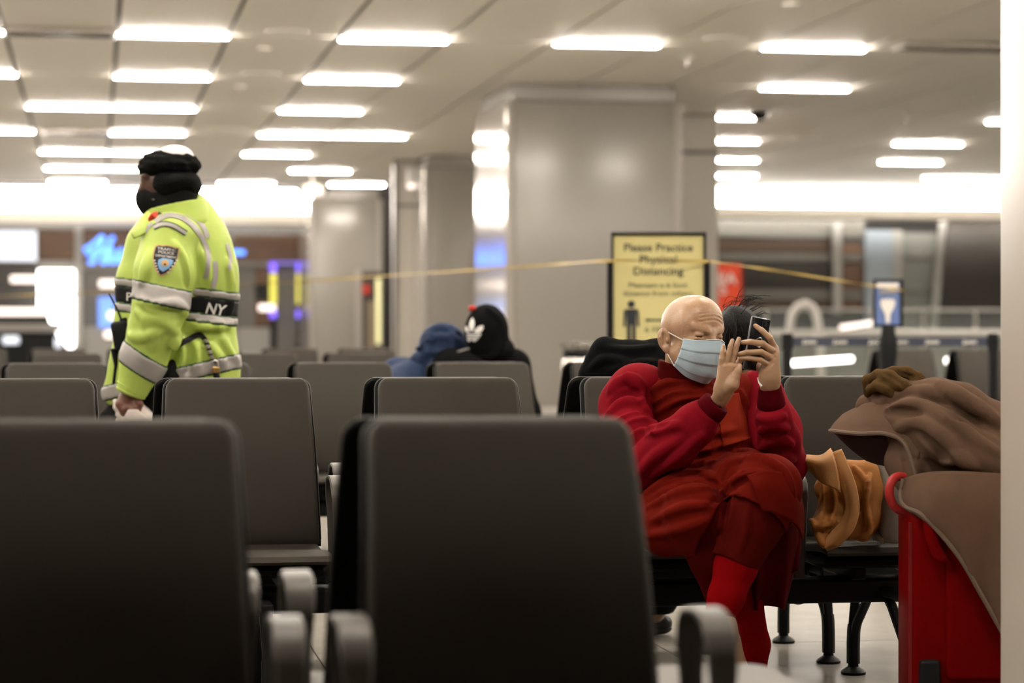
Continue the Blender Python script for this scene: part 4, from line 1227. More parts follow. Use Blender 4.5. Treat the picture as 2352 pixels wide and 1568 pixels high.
cf.chain([A(1606, 968, 7.11), A(1634, 938, 7.085), A(1650, 921, 7.08)], [.050, .043, .040], 0.01)
cf.half(A(1647, 924, 7.08), A(1652, 918, 7.08) - A(1600, 975, 7.11)); cf.half(A(1606, 968, 7.11), A(1600, 975, 7.11) - A(1652, 918, 7.08))
cf.obj('cuff', M_cuff, slv, 1)
ls_ = SDF(A(1780, 990, 7.3) - np.array((0.22, 0.36, 0.25)), A(1780, 990, 7.3) + np.array((0.22, 0.36, 0.25)), 0.0052)
ls_.chain([A(1742, 905, 7.54), A(1778, 985, 7.44), A(1796, 1068, 7.30)], [.080, .078, .070], 0.04)
ls_.chain([A(1796, 1068, 7.30), A(1788, 1010, 7.20), A(1776, 955, 7.13), A(1772, 935, 7.12)], [.068, .058, .050, .044], 0.03)
ls_.warp(cloth_noise(4, 0.0032, 4.0))
for f in ([(1745, 990), (1775, 975), (1808, 985)], [(1748, 1030), (1785, 1008), (1818, 1020)], [(1760, 1075), (1795, 1050), (1822, 1060)], [(1742, 960), (1770, 962), (1800, 955)]):
    ls_.fold(f, .014, .000, .012)
ls_.half(A(1771, 930, 7.115), A(1768, 905, 7.10) - A(1776, 955, 7.13))
slv2 = ls_.obj('sleeve', M_crim, monk, 1)
cf = SDF(A(1770, 925, 7.11) - 0.1, A(1770, 925, 7.11) + 0.1, 0.004)
cf.chain([A(1774, 950, 7.13), A(1771, 922, 7.11), A(1769, 895, 7.10)], [.046, .039, .035], 0.01)
cf.half(A(1769, 887, 7.10), A(1768, 880, 7.10) - A(1774, 955, 7.13)); cf.half(A(1774, 952, 7.13), A(1774, 955, 7.13) - A(1768, 880, 7.10))
cf.obj('cuff', M_cuff, slv2, 1)
MB().tube([tuple(A(1742, 868, 7.085)), tuple(A(1745, 878, 7.073)), tuple(A(1750, 887, 7.068))], .0048, 8).obj('wristband', M_loop, monk, True)
# --- collar
co_ = SDF(HO - 0.30, HO + 0.2, 0.0042)
nb, nt2 = A(1575, 892, 7.47), A(1572, 838, 7.455)
co_.cap(nb, nt2, .096, .082, 0.01)
co_.half(A(1560, 838, 7.44), nt2 - nb + VX * 0.024 + VF * 0.01); co_.half(nb, nb - nt2)
co_.cap(A(1575, 896, 7.46), A(1571, 800, 7.45), .082, .058, 0.004, 'sub')
col_ = co_.obj('collar', M_maroon, monk, 1)
MB().lathe([(.001, -.008), (.005, -.006), (.005, .004), (.001, .007)], A(1590, 862, 7.355), 10).obj('zip_pull', mat('brass', (0.5, 0.42, 0.3), 0.3, metal=0.9), col_, True)
# --- robe : trunk and lap
rb = SDF(lo_ + np.array((0, 0, 0.35)), hi_ - np.array((0, 0, 0.15)), 0.0052)
rb.chain([A(1578, 935, 7.50), A(1595, 985, 7.50), A(1605, 1080, 7.47), A(1608, 1175, 7.44)], [.125, .165, .175, .165], 0.06)
rb.ell(A(1540, 905, 7.52), (.12, .11, .075), AX, 0.05); rb.ell(A(1665, 905, 7.54), (.13, .10, .07), AX, 0.05)
rb.chain([A(1555, 1180, 7.45), A(1560, 1165, 7.2), A(1600, 1185, 6.99)], [.12, .105, .092], 0.05)
rb.chain([A(1660, 1150, 7.45), A(1715, 1118, 7.2), A(1765, 1122, 6.97)], [.12, .105, .090], 0.05)
rb.chain([A(1610, 1165, 7.3), A(1680, 1140, 7.12)], [.10, .09], 0.06)
rb.chain([A(1480, 1180, 7.35), A(1530, 1215, 7.10), A(1620, 1225, 7.0)], [.075, .075, .06], 0.04)
rb.chain([A(1765, 1122, 6.97), A(1748, 1168, 6.95)], [.099, .099], 0.03)
rb.chain([A(1600, 1190, 6.99), A(1632, 1225, 7.0)], [.085, .08], 0.04)
rb.warp(cloth_noise(8, 0.004, 3.5))
ridges = [[(1490, 905), (1530, 880), (1587, 877), (1632, 884)], [(1489, 928), (1544, 902), (1601, 896), (1640, 905)], [(1505, 950), (1558, 915), (1616, 908)], [(1530, 975), (1580, 945), (1640, 930)],
          [(1560, 1022), (1620, 1000), (1680, 990)], [(1590, 1040), (1650, 1020), (1720, 1012)], [(1480, 1068), (1540, 1040), (1625, 1028)], [(1478, 1100), (1560, 1072), (1640, 1062)],
          [(1485, 1130), (1550, 1095), (1620, 1090), (1645, 1105)], [(1490, 1165), (1560, 1130), (1625, 1120)], [(1500, 1195), (1570, 1165), (1630, 1160)], [(1490, 1230), (1560, 1215), (1625, 1195)],
          [(1650, 1120), (1665, 1075), (1705, 1050)], [(1648, 1135), (1700, 1095), (1745, 1090), (1790, 1105)], [(1690, 1060), (1745, 1052), (1800, 1085), (1822, 1140)],
          [(1740, 905), (1765, 940)], [(1700, 900), (1730, 960), (1740, 1000)]]
for f in ridges: rb.fold(f, .0135, .0005, .012)
for f in ([(1495, 918), (1540, 890), (1610, 886)], [(1500, 940), (1550, 908), (1620, 902)], [(1520, 965), (1570, 932), (1640, 918)], [(1600, 1030), (1660, 1008), (1710, 1000)], [(1485, 1085), (1560, 1055), (1630, 1046)],
          [(1600, 1105), (1640, 1112), (1648, 1140)], [(1490, 1150), (1560, 1112), (1620, 1105)], [(1630, 1160), (1700, 1110), (1750, 1100), (1800, 1120)], [(1640, 1050), (1668, 1035), (1710, 1035)]):
    rb.fold(f, .010, -.003, .010, 'sub')
hc = A(1742, 1150, 6.90)
rb.cap(A(1716, 1216, 6.925), A(1655, 1340, 6.89), .106, .11, 0.004, 'sub')
robe = rb.obj('robe', M_rust, monk, 1)
ur = SDF(A(1690, 1200, 6.95) - 0.26, A(1690, 1200, 6.95) + 0.26, 0.0052)
ur.chain([A(1765, 1128, 6.975), A(1735, 1190, 6.95), A(1690, 1285, 6.935)], [.088, .082, .072], 0.03)
ur.warp(cloth_noise(18, 0.003, 4))
for f in ([(1690, 1130), (1680, 1200), (1660, 1280)], [(1720, 1140), (1715, 1210), (1700, 1265)], [(1655, 1180), (1650, 1240)]): ur.fold(f, .011, .004, .010)
ur.half(A(1676, 1284, 6.88), A(1650, 1420, 6.88) - A(1735, 1190, 6.95) - VX * 0.04)
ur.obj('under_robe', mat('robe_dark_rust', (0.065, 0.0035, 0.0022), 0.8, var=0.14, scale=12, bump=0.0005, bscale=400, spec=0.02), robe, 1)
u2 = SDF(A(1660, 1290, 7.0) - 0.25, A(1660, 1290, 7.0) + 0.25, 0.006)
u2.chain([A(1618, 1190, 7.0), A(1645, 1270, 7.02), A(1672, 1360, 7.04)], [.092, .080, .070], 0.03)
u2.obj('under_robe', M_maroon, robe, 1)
# lapel flap over the chest
lap_ = strip_px([(1672, 905), (1678, 945), (1690, 985), (1700, 1014)], [52, 58, 66, 78], 8)
me = mesh_from('lapel', lap_[0], lap_[1], mat('robe_orange', (0.17, 0.0145, 0.006), 0.8, spec=0.02, var=0.1, scale=12, bump=0.0005, bscale=400), True)
lo2 = project(me, rb, 6.7, 7.8, 0.010, 'lapel', robe)
sm = lo2.modifiers.new('thick', 'SOLIDIFY'); sm.thickness = 0.006
# loose layers of the robe hanging beside the leg
def wavy(fr, amp, ph):
    def f(G):
        U, W = G.shape[:2]
        for i in range(U):
            for j in range(W):
                t = j / (W - 1)
                G[i, j] += -VF * amp * (0.25 + 0.75 * t) * math.sin(fr * i / (U - 1) * 2 * math.pi + ph + 0.8 * t) + VX * amp * 0.4 * t * math.cos(fr * i / (U - 1) * 2 * math.pi + ph)
        return G
    return f
def pxrows(rr): return [[A(*p) for p in r] for r in rr]
sheet(pxrows([[(1715, 1092, 6.875), (1762, 1080, 6.85), (1808, 1092, 6.89), (1836, 1125, 7.02)],
              [(1730, 1120, 6.85), (1772, 1120, 6.835), (1818, 1140, 6.88), (1846, 1175, 7.02)],
              [(1748, 1172, 6.86), (1785, 1180, 6.845), (1820, 1202, 6.90), (1846, 1238, 7.04)]]), 9, 8, 0.006, 'robe_flap', M_rust, robe, wavy(1.3, .012, .5))
sheet(pxrows([[(1690, 1200, 7.02), (1730, 1190, 7.01), (1780, 1195, 7.02), (1832, 1200, 7.08)],
              [(1690, 1270, 7.01), (1728, 1275, 6.99), (1780, 1280, 7.00), (1834, 1270, 7.08)],
              [(1688, 1340, 7.02), (1722, 1352, 7.00), (1772, 1362, 7.00), (1822, 1345, 7.08)],
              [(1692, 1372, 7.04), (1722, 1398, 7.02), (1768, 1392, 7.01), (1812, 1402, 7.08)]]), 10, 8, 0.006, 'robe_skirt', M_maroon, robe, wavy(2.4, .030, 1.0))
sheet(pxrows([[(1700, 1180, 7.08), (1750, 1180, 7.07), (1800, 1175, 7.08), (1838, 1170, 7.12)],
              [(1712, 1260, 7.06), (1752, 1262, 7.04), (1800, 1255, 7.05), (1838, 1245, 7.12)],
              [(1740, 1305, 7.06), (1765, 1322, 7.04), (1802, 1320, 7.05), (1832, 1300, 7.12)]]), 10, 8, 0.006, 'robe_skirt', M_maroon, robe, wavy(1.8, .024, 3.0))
# --- socks and shoes
sk = SDF(lo_, hi_, 0.006)
sk.chain([A(1712, 1232, 6.94), A(1690, 1300, 6.93), A(1668, 1370, 6.905), A(*ANL)], [.060, .060, .050, .041], 0.02)
sk.obj('sock', M_sock, monk, 1)
sk = SDF(lo_, hi_, 0.006)
sk.chain([A(1650, 1240, 7.0), A(1705, 1370, 7.05), A(1728, 1480, 7.08), A(1724, 1590, 7.10)], [.058, .058, .050, .042], 0.02)
sk.obj('sock', mat('sock_red', (0.23, 0.0015, 0.003), 0.85, spec=0.02, var=0.08, scale=60, bump=0.0006, bscale=500), monk, 1)
M_tan = mat('shoe_tan', (0.20, 0.105, 0.035), 0.5, var=0.15, scale=30, bump=0.0005)
M_sole = mat('shoe_sole', (0.045, 0.05, 0.045), 0.6)
sh = SDF(A(1620, 1470, 6.85) - 0.2, A(1620, 1470, 6.85) + 0.2, 0.0055)
sh.chain([A(1655, 1436, 6.88), A(1650, 1460, 6.86), A(1612, 1466, 6.80), A(1586, 1480, 6.76)], [.046, .047, .043, .032], 0.03)
sh.ell(A(1668, 1462, 6.90), (.035, .04, .035), AX, 0.02)
sho = sh.copy(); sho.half(A(1625, 1482, 6.82), np.array(0.30 * -VX + 0.10 * VF - VZ))
so = sho.obj('shoe', M_tan, monk, 1)
sol = SDF(A(1620, 1470, 6.85) - 0.2, A(1620, 1470, 6.85) + 0.2, 0.0055); sol.D = sh.D - 0.004
sol.half(A(1626, 1496, 6.82), np.array(0.30 * -VX + 0.10 * VF - VZ)); sol.half(A(1625, 1481, 6.82), np.array(0.30 * VX - 0.10 * VF + VZ))
sol.obj('sole', M_sole, so, 1)
r2 = SDF(A(1724, 1610, 7.1) - 0.25, A(1724, 1610, 7.1) + 0.25, 0.006)
fz = 0.035
pa = A(*ANR); pa[2] = fz + 0.02; pt_ = pa - VF * 0.14; pt_[2] = fz
r2.chain([pa, pt_], [.045, .040], 0.02); r2.half((0, 0, 0.004), (0, 0, -1))
r2.obj('shoe', M_tan, monk, 1)

# --- phone (held, a thing of its own)
phn = thing('phone', 'black smartphone in a clear case held up by the masked person', 'phone', A(1728, 850, 7.10))
pc = A(1737.5, 790, 7.095); pu = A(1745, 731, 7.095) - A(1725, 849, 7.095); pu /= np.linalg.norm(pu)
prx = math.cos(math.radians(36)) * VX + math.sin(math.radians(36)) * VF; prx = prx - pu * (prx @ pu); prx /= np.linalg.norm(prx)
pn = np.cross(prx, pu)
PR = Matrix((tuple(prx), tuple(pn), tuple(pu))).transposed()
def pbox(name, cx, cz, cy, sx, sz, sy, m, parent, bev):
    c = pc + prx * cx + pu * cz + pn * cy
    return MB().box(c, (sx, sy, sz), PR, bev).obj(name, m, parent, True)
sgn = -1 if (pn @ VF) > 0 else 1     # towards the viewer
pbox('clear_case', 0, 0, 0, .0745, .157, .0095, mat('case_clear', (0.16, 0.15, 0.17), 0.15, var=0.05, spec=0.7), phn, .0045)
pbox('back', 0, 0, sgn * .0038, .071, .153, .003, mat('phone_black', (0.012, 0.012, 0.016), 0.12), phn, .0012)
cm = pbox('camera_island', sgn * -.017 if False else .016, .052, sgn * .0058, .030, .036, .003, mat('phone_camera', (0.004, 0.004, 0.005), 0.08), phn, .0012)
for dz in (-.009, .009): pbox('lens', .016, .052 + dz, sgn * .0078, .011, .011, .0015, mat('lens_glass', (0.02, 0.02, 0.03), 0.05), cm, .0006)
MB().tube([pc + prx * (.012 * math.cos(t)) + pu * (.006 + .014 * math.sin(t)) + pn * sgn * (.007 + .006 * math.sin(t) ** 2) for t in [i * math.pi / 8 for i in range(17)]], 0.0016, 6).obj('ring_holder', M_metal, phn, True)
# ---------------------------------------------------------------- traffic officer in the lime jacket
OD = 9.45
off = thing('person', 'officer in lime reflective jacket and black fur hat walking left', 'person', (at(420, 762, OD).x, at(420, 762, OD).y, 0))
M_lime = mat('jacket_lime', (0.40, 0.515, 0.10), 0.5, var=0.06, scale=9, bump=0.0004, bscale=90, spec=0.3)
M_refl = mat('reflective_silver', (0.32, 0.30, 0.285), 0.45, metal=0.2, var=0.05, scale=40)
M_edge = mat('band_edge_green', (0.006, 0.045, 0.012), 0.6)
M_fur = mat('fur_black', (0.005, 0.005, 0.005), 0.9, spec=0.1, var=0.3, scale=60, bump=0.006, bscale=160)
M_knit = mat('knit_black', (0.008, 0.008, 0.008), 0.85, spec=0.1, var=0.2, scale=50)
M_dskin = skin_mat('skin_dark', (0.085, 0.041, 0.027), 0.1)
M_dhand = skin_mat('skin_brown', (0.14, 0.055, 0.034), 0.1)
olo = np.minimum.reduce([A(190, 1450, 8.9), A(640, 300, 10.1), A(190, 1450, 10.1), A(640, 300, 8.9)]) - 0.02
ohi = np.maximum.reduce([A(190, 1450, 8.9), A(640, 300, 10.1), A(190, 1450, 10.1), A(640, 300, 8.9)]) + 0.02
jlo = olo + np.array((0, 0, 0.60)); jhi = ohi - np.array((0, 0, 0.22))
ppm = OD / F
def O(px_, py_, dd=0.0): return A(px_, py_, OD + dd)
# body : head, core, arms, legs and hand in one mesh
ob = SDF(olo, ohi, 0.011)
ob.ell(O(396, 412), (.095, .078, .115), AX); ob.ell(O(362, 432), (.055, .06, .07), AX, 0.03)
ob.chain([O(402, 450), O(410, 545, .03), O(410, 700, .03), O(405, 830, .03)], [.055, .075, .11, .12], 0.04)
ob.chain([O(385, 575, -.10), O(362, 720, -.2), O(302, 890, -.2)], [.06, .05, .036], 0.03)
ob.chain([O(440, 590, .16), O(430, 720, .24), O(330, 830, .2)], [.06, .05, .04], 0.03)
ob.chain([O(380, 850, -.07), O(345, 1120, -.07), O(400, 1395, -.07)], [.095, .065, .045], 0.04)
ob.chain([O(430, 850, .1), O(450, 1120, .1), O(330, 1385, .1)], [.095, .065, .045], 0.04)
fh = SDF(O(340, 430) - 0.09, O(340, 430) + 0.09, 0.004)
fh.ell(O(362, 428), (.058, .062, .075), AX); fh.cap(O(331, 418, -.02), O(322, 440, -.02), .010, .014, 0.02); fh.ell(O(336, 404, -.03), (.02, .03, .015), AX, 0.02)
oh = SDF(O(297, 925, -.2) - 0.1, O(297, 925, -.2) + 0.1, 0.0028)
d_ = -.2
oh.chain([O(302, 893, d_), O(296, 918, d_)], [.034, .038], 0.02, flat=0.75, fd=-VF)
for i, (a0, b0, a1, b1, a2, b2, a3, b3) in enumerate(((312, 915, 322, 928, 316, 944, 304, 950), (303, 922, 313, 938, 306, 952, 294, 954), (292, 924, 301, 942, 296, 955, 286, 954), (281, 920, 288, 938, 285, 950, 278, 948))):
    oh.chain([O(a0, b0, d_ - .012), O(a1, b1, d_ - .024), O(a2, b2, d_ - .020), O(a3, b3, d_ - .005)], [.0145, .0125, .0115, .0095], 0.006)
oh.chain([O(284, 910, d_ - .005), O(274, 928, d_ - .022), O(280, 944, d_ - .030)], [.016, .0135, .0105], 0.01)
vq_ = [ob.nets(1), fh.nets(1), oh.nets(1)]
V, Q = join_np(vq_)
bo_ = link('body', npmesh('body', V, Q, M_dskin), off)
bo_.data.materials.append(M_dhand)
mi_ = np.zeros(len(Q), np.int32); mi_[len(vq_[0][1]) + len(vq_[1][1]):] = 1
bo_.data.polygons.foreach_set('material_index', mi_)
# trousers and boots
tr = SDF(olo, olo + np.array((ohi[0] - olo[0], ohi[1] - olo[1], 1.25)), 0.009)
def ground(px_, dd, z):
    p = O(px_, 800, dd); p[2] = z; return p
tr.chain([O(385, 860, -.07), O(340, 1120, -.07), O(395, 1370, -.07)], [.115, .09, .075], 0.05)
tr.chain([O(430, 860, .1), O(455, 1120, .1), O(345, 1365, .1)], [.115, .09, .075], 0.05)
tr.ell(O(405, 920), (.165, .14, .11), AX, 0.06)
tr.chain([O(290, 930, .06), O(258, 965, .06)], [.05, .055], 0.05)
tr.warp(cloth_noise(31, 0.006, 3))
tr.half((0, 0, 0.06), (0, 0, -1)); tr.obj('trousers', M_knit, off, 1)
for px_, dd in ((395, -.07), (345, .1)):
    b = SDF(ground(px_, dd, 0) - 0.25, ground(px_, dd, 0) + 0.25, 0.007)
    b.chain([ground(px_ + 14, dd, .05), ground(px_ - 70, dd, .04)], [.052, .042], 0.02); b.cap(ground(px_, dd, .05), ground(px_, dd, .14), .052, .055, 0.02)
    b.half((0, 0, 0.003), (0, 0, -1)); b.obj('boot', M_black, off, 1)
# jacket
tq = SDF(jlo, jhi, 0.007)
prof = [(506, 412, 62), (530, 415, 88), (560, 417, 104), (610, 417, 120), (660, 415, 120), (720, 408, 116), (770, 408, 118), (850, 410, 136), (905, 410, 142)]
tq.chain([O(c, y, .05) for y, c, r in prof], [r * ppm for y, c, r in prof], 0.05, flat=0.86, fd=VF)
tq.ell(O(455, 545, .14), (.12, .12, .08), AX, 0.05)
tq.chain([O(330, 560, .02), O(310, 640, .02), O(312, 740, .02), O(300, 830, .04), O(272, 900, .06)], [.07, .06, .06, .06, .06], 0.05)
tq.half(O(420, 898), np.array(VX * 0.20 - VZ)); 
ar = SDF(jlo, jhi, 0.007)
ar.chain([O(388, 545, -.13), O(376, 630, -.17), O(366, 705, -.2), O(352, 755, -.2), O(330, 825, -.2), O(306, 888, -.2)], [.098, .108, .104, .096, .082, .060], 0.03)
ar.ell(O(400, 535, -.10), (.10, .09, .07), AX, 0.04)
ar.half(O(300, 903, -.2), O(300, 903) - O(340, 795))
ar.warp(cloth_noise(22, 0.005, 3.0)); tq.warp(cloth_noise(21, 0.006, 2.4))
for f in ([(322, 690), (350, 705), (400, 700), (428, 722)], [(315, 715), (350, 735), (405, 742)], [(330, 735), (350, 770), (350, 800)], [(400, 560), (420, 600), (428, 650)], [(380, 745), (405, 770), (400, 800)], [(345, 580), (335, 620), (330, 650)], [(300, 770), (325, 775), (370, 760)]):
    ar.fold(f, .018, .007, .016, d0=8.8, d1=10)
for f in ([(330, 703), (370, 715), (415, 715)], [(410, 575), (424, 620), (430, 660)]): ar.fold(f, .010, -.002, .014, 'sub', d0=8.8, d1=10)
for f in ([(440, 745), (480, 752), (525, 745)], [(420, 775), (425, 810), (412, 850)], [(445, 780), (450, 815), (445, 850)], [(480, 790), (500, 820), (510, 845)], [(520, 600), (530, 660), (522, 720)], [(500, 740), (515, 790), (540, 830)], [(440, 560), (470, 600), (480, 660)]):
    tq.fold(f, .018, .007, .016, d0=8.8, d1=10.2)
for f in ([(430, 770), (480, 770), (525, 765)], [(432, 785), (438, 820), (430, 860)]): tq.fold(f, .012, -.002, .016, 'sub', d0=8.8, d1=10.2)
jk = SDF(jlo, jhi, 0.007); jk.D = np.minimum(tq.D, ar.D)
hh = np.maximum(0.03 - np.abs(tq.D - ar.D), 0) / 0.03; jk.D = (np.minimum(tq.D, ar.D) - hh * hh * 0.03 * 0.25).astype(np.float32)
jacket = jk.obj('jacket', M_lime, off, 1)
# gathered cuff
cu = SDF(O(300, 895, -.2) - 0.12, O(300, 895, -.2) + 0.12, 0.005)
cu.chain([O(312, 872, -.2), O(304, 892, -.2), O(300, 908, -.2)], [.064, .058, .050], 0.01); cu.warp(lambda P: 0.004 * np.sin(((P - O(300, 895)) @ (O(303, 912) - O(325, 860))) * 3000)); cu.half(O(300, 908, -.2), O(300, 903) - O(340, 795)); cu.half(O(316, 866, -.2), O(340, 795) - O(300, 903))
cu.obj('cuff', M_lime, jacket, 1)
def band(src, c, n, hw, lift, name, m):
    b = src.copy(); b.D = b.D - lift; n = np.array(n) / np.linalg.norm(n)
    b.half(c + n * hw, n); b.half(c - n * hw, -n)
    return b.obj(name, m, jacket, 1)
def banded(src, c, n, hw, m=M_refl, nm='reflective_band'):
    band(src, c, n, hw + .0055, .0035, 'band_edge', M_edge); return band(src, c, n, hw, .006, nm, m)
nT = VX * 0.13 + VZ
banded(tq, O(480, 674), nT, .014); banded(tq, O(480, 731), nT, .015)
band(tq, O(480, 702), nT, .031, .0045, 'name_band', M_black)
banded(tq, O(470, 848), VX * -0.24 + VZ, .026)
banded(ar, O(372, 677, -.2), VX * 0.22 + VZ, .034); banded(ar, O(328, 834, -.2), (O(366, 705) - O(306, 888)) + VX * 0.10, .036)
# shoulder stripes laid on the cloth
def stripe(pts, w, edge=True):
    if edge:
        v, f = strip_px(pts, w + 5, 7); project(mesh_from('band_edge', v, f, M_edge, True), jk, 8.8, 10.3, .0025, 'band_edge', jacket)
    v, f = strip_px(pts, w, 7); return project(mesh_from('reflective_stripe', v, f, M_refl, True), jk, 8.8, 10.3, .005, 'reflective_stripe', jacket)
stripe([(356, 508), (382, 494), (415, 498), (446, 520), (468, 552), (479, 585), (477, 615), (472, 640)], 11, False)
stripe([(425, 488), (450, 502), (468, 522), (478, 545)], 11, False)
stripe([(352, 522), (372, 514), (398, 518), (428, 536)], 8)
stripe([(494, 600), (496, 630), (490, 662)], 11, False)
stripe([(522, 560), (530, 590), (527, 620)], 8, False)
stripe([(350, 512), (340, 522), (334, 534)], 8, False)
# lettering
ny = text_px('NY', 470, 718, 25, mat('letter_silver', (0.62, 0.60, 0.57), 0.45), 44, math.radians(9), 0.15, bold=0.03); project(ny, tq, 8.8, 10.3, .008, 'lettering', jacket)
pl = text_px('P', 289, 690, 19, MATS['letter_silver'], 12, 0.0, bold=0.015); project(pl, tq, 8.8, 10.3, .009, 'lettering', jacket)
# shoulder emblem
def poly_px(poly, layer, rings=5):
    P = np.array(poly, float); c = P.mean(0); V = [(c[0], c[1], layer)]; Fc = []; n = len(P)
    for r in range(1, rings + 1):
        for p in P: q = c + (p - c) * r / rings; V.append((q[0], q[1], layer))
    for i in range(n): Fc.append((0, 1 + i, 1 + (i + 1) % n))
    for r in range(rings - 1):
        for i in range(n): Fc.append((1 + r * n + i, 1 + r * n + n + i, 1 + r * n + n + (i + 1) % n, 1 + r * n + (i + 1) % n))
    return V, Fc
shield = [(356, 564), (364, 561), (373, 563), (383, 562), (394, 564), (404, 568), (412, 569), (411, 580), (409, 594), (403, 608), (394, 620), (381, 630), (368, 635), (359, 625), (353, 610), (350, 594), (352, 578)]
shc = np.array(shield, float).mean(0)
def scaled(k, dx=0, dy=0): return [tuple(shc + (np.array(p) - shc) * k + np.array((dx, dy))) for p in shield]
M_gold = mat('patch_gold', (0.50, 0.30, 0.13), 0.6); M_pblk = mat('patch_black', (0.012, 0.012, 0.018), 0.7); M_pblu = mat('patch_blue', (0.17, 0.33, 0.55), 0.6); M_psil = mat('patch_silver', (0.55, 0.52, 0.48), 0.6)
v, f = poly_px(scaled(1.0), 0); patch = project(mesh_from('emblem', v, f, M_gold, True), ar, 8.8, 10, .0025, 'emblem', jacket)
def emb(poly, layer, m, nm): v, f = poly_px(poly, layer); return project(mesh_from(nm, v, f, m, True), ar, 8.8, 10, .0025, nm, jacket)
emb(scaled(.91), .0012, M_pblk, 'emblem_field'); 
emb([(364, 596), (374, 592), (392, 595), (398, 598), (396, 606), (388, 616), (374, 624), (366, 618), (362, 606)], .0022, M_pblu, 'emblem_shield')
cir = [(379 + 9 * math.cos(t), 604 + 8 * math.sin(t)) for t in [i * math.pi / 6 for i in range(12)]]
emb(cir, .0032, M_gold, 'emblem_seal')
cir = [(379 + 3 * math.cos(t), 607 + 2.4 * math.sin(t)) for t in [i * math.pi / 6 for i in range(12)]]
emb(cir, .0040, M_pblk, 'emblem_seal')
for s_, ox, oy, h_, ft, rt in (('TRAFFIC', 361, 572.5, 6, 44, 7), ('POLICE', 363, 580.5, 6, 36, 7), ('DEPARTMENT', 356.5, 588, 5, 48, 7)):
    project(text_px(s_, ox, oy, h_, M_psil, ft, math.radians(rt), bold=0.01), ar, 8.8, 10, .0042, 'emblem_lettering', jacket)
for k in range(5):
    a = (355 + k * 1.9, 598 + k * 6.3); b = (406 - k * 5.0, 597 + k * 7.0)
    for q in (a, b):
        emb([(q[0] - 2, q[1] - 1.6), (q[0] + 2, q[1] - 1.6), (q[0] + 2, q[1] + 1.6), (q[0] - 2, q[1] + 1.6)], .002, M_psil, 'emblem_mark')
# collar and open lapel
oc = SDF(O(400, 480) - 0.22, O(400, 480) + 0.22, 0.005)
oc.cap(O(412, 515), O(405, 470), .134, .116, 0.01, flat=0.9, fd=VF)
oc.half(O(402, 470), np.array(-VX * 0.20 + VZ)); oc.half(O(405, 515), np.array(-VZ - 0.1 * VX)); oc.cap(O(408, 512), O(400, 440), .112, .098, 0.004, 'sub', flat=0.9, fd=VF)
oc.obj('jacket_collar', M_lime, jacket, 1)
sheet(pxrows([[(340, 484, 9.36), (328, 496, 9.33), (316, 512, 9.34)], [(352, 500, 9.30), (330, 520, 9.27), (302, 534, 9.30)], [(350, 525, 9.28), (326, 540, 9.25), (308, 548, 9.28)]]), 5, 5, 0.006, 'lapel', M_lime, jacket)
MB().tube([O(345, 505, -.16), O(352, 498, -.17), O(360, 492, -.15)], [.012, .016, .012], 10).obj('radio_microphone', mat('mic_red', (0.5, 0.04, 0.02), 0.4), jacket, True)
MB().tube([O(358, 500, -.16), O(366, 494, -.15), O(376, 498, -.14)], [.010, .014, .010], 10).obj('microphone_clip', M_black, jacket, True)
# strap, chain and padlock
stp = strip_px([(385, 806), (405, 794), (435, 778), (455, 769), (468, 775), (478, 795), (484, 815)], [15, 14, 13, 12, 11, 10, 9], 6)
strap = project(mesh_from('strap', stp[0], stp[1], M_black, True), tq, 8.8, 10.2, .006, 'strap', jacket)
for q in ((473, 783), (477, 796), (482, 808), (486, 820)):
    dd = tq.ray(q[0], q[1], 8.8, 10.2) - .012; MB().lathe([(.003, -.008), (.010, -.005), (.010, .005), (.003, .008)], A(q[0], q[1], dd), 10).obj('chain_link', M_metal, jacket, True)
dd = tq.ray(495, 846, 8.8, 10.2) - .02
MB().box(A(496, 850, dd), (.030, .012, .026), bev=.004).obj('padlock', mat('brass_lock', (0.42, 0.27, 0.10), 0.35, metal=0.7), jacket)
MB().tube([A(490, 842, dd), A(489, 832, dd), A(494, 826, dd), A(500, 831, dd), A(501, 842, dd)], .004, 8).obj('shackle', M_metal, jacket, True)
MB().tube([A(496, 856, dd), A(499, 872, dd)], .013, 10).obj('key_fob', M_black, jacket, True)
# hat, hood flap, mask
fu = SDF(O(392, 378) - 0.19, O(392, 378) + 0.19, 0.0045)
fu.ell(O(391, 378), (.121, .112, .054), AX); fu.ell(O(352, 385), (.055, .10, .045), AX, 0.02)
fu.warp(lambda P: 0.0045 * vnoise(P, 5, 30) + 0.004 * vnoise(P, 6, 9))
hat = fu.obj('fur_hat', M_fur, off, 0)
cr = SDF(O(405, 352) - 0.14, O(405, 352) + 0.14, 0.005); cr.ell(O(402, 362), (.075, .080, .050), AX); cr.obj('hat_crown', mat('hat_white', (0.66, 0.64, 0.61), 0.6), hat, 1)
fl = SDF(O(405, 425) - 0.16, O(405, 425) + 0.16, 0.0045); fl.ell(O(404, 416, -.02), (.088, .098, .048), AX); fl.ell(O(385, 424, -.07), (.055, .045, .042), AX, 0.02); fl.ell(O(430, 425, 0), (.055, .07, .05), AX, 0.02)
fl.warp(lambda P: 0.002 * vnoise(P, 7, 18)); fl.obj('ear_flap', M_fur, hat, 1)
mk = SDF(O(385, 465) - 0.17, O(385, 465) + 0.17, 0.0045)
mk.ell(O(350, 458), (.058, .062, .042), AX); mk.cap(O(330, 446, -.01), O(338, 474, 0), .022, .020, 0.03)
mk.cap(O(405, 452), O(402, 480), .085, .092, 0.03); mk.cap(O(350, 462), O(395, 460), .055, .07, 0.03)
mk.half(O(340, 434), np.array(-VX * 0.28 + VZ)); mask_o = mk.obj('neck_mask', M_knit, off, 1)
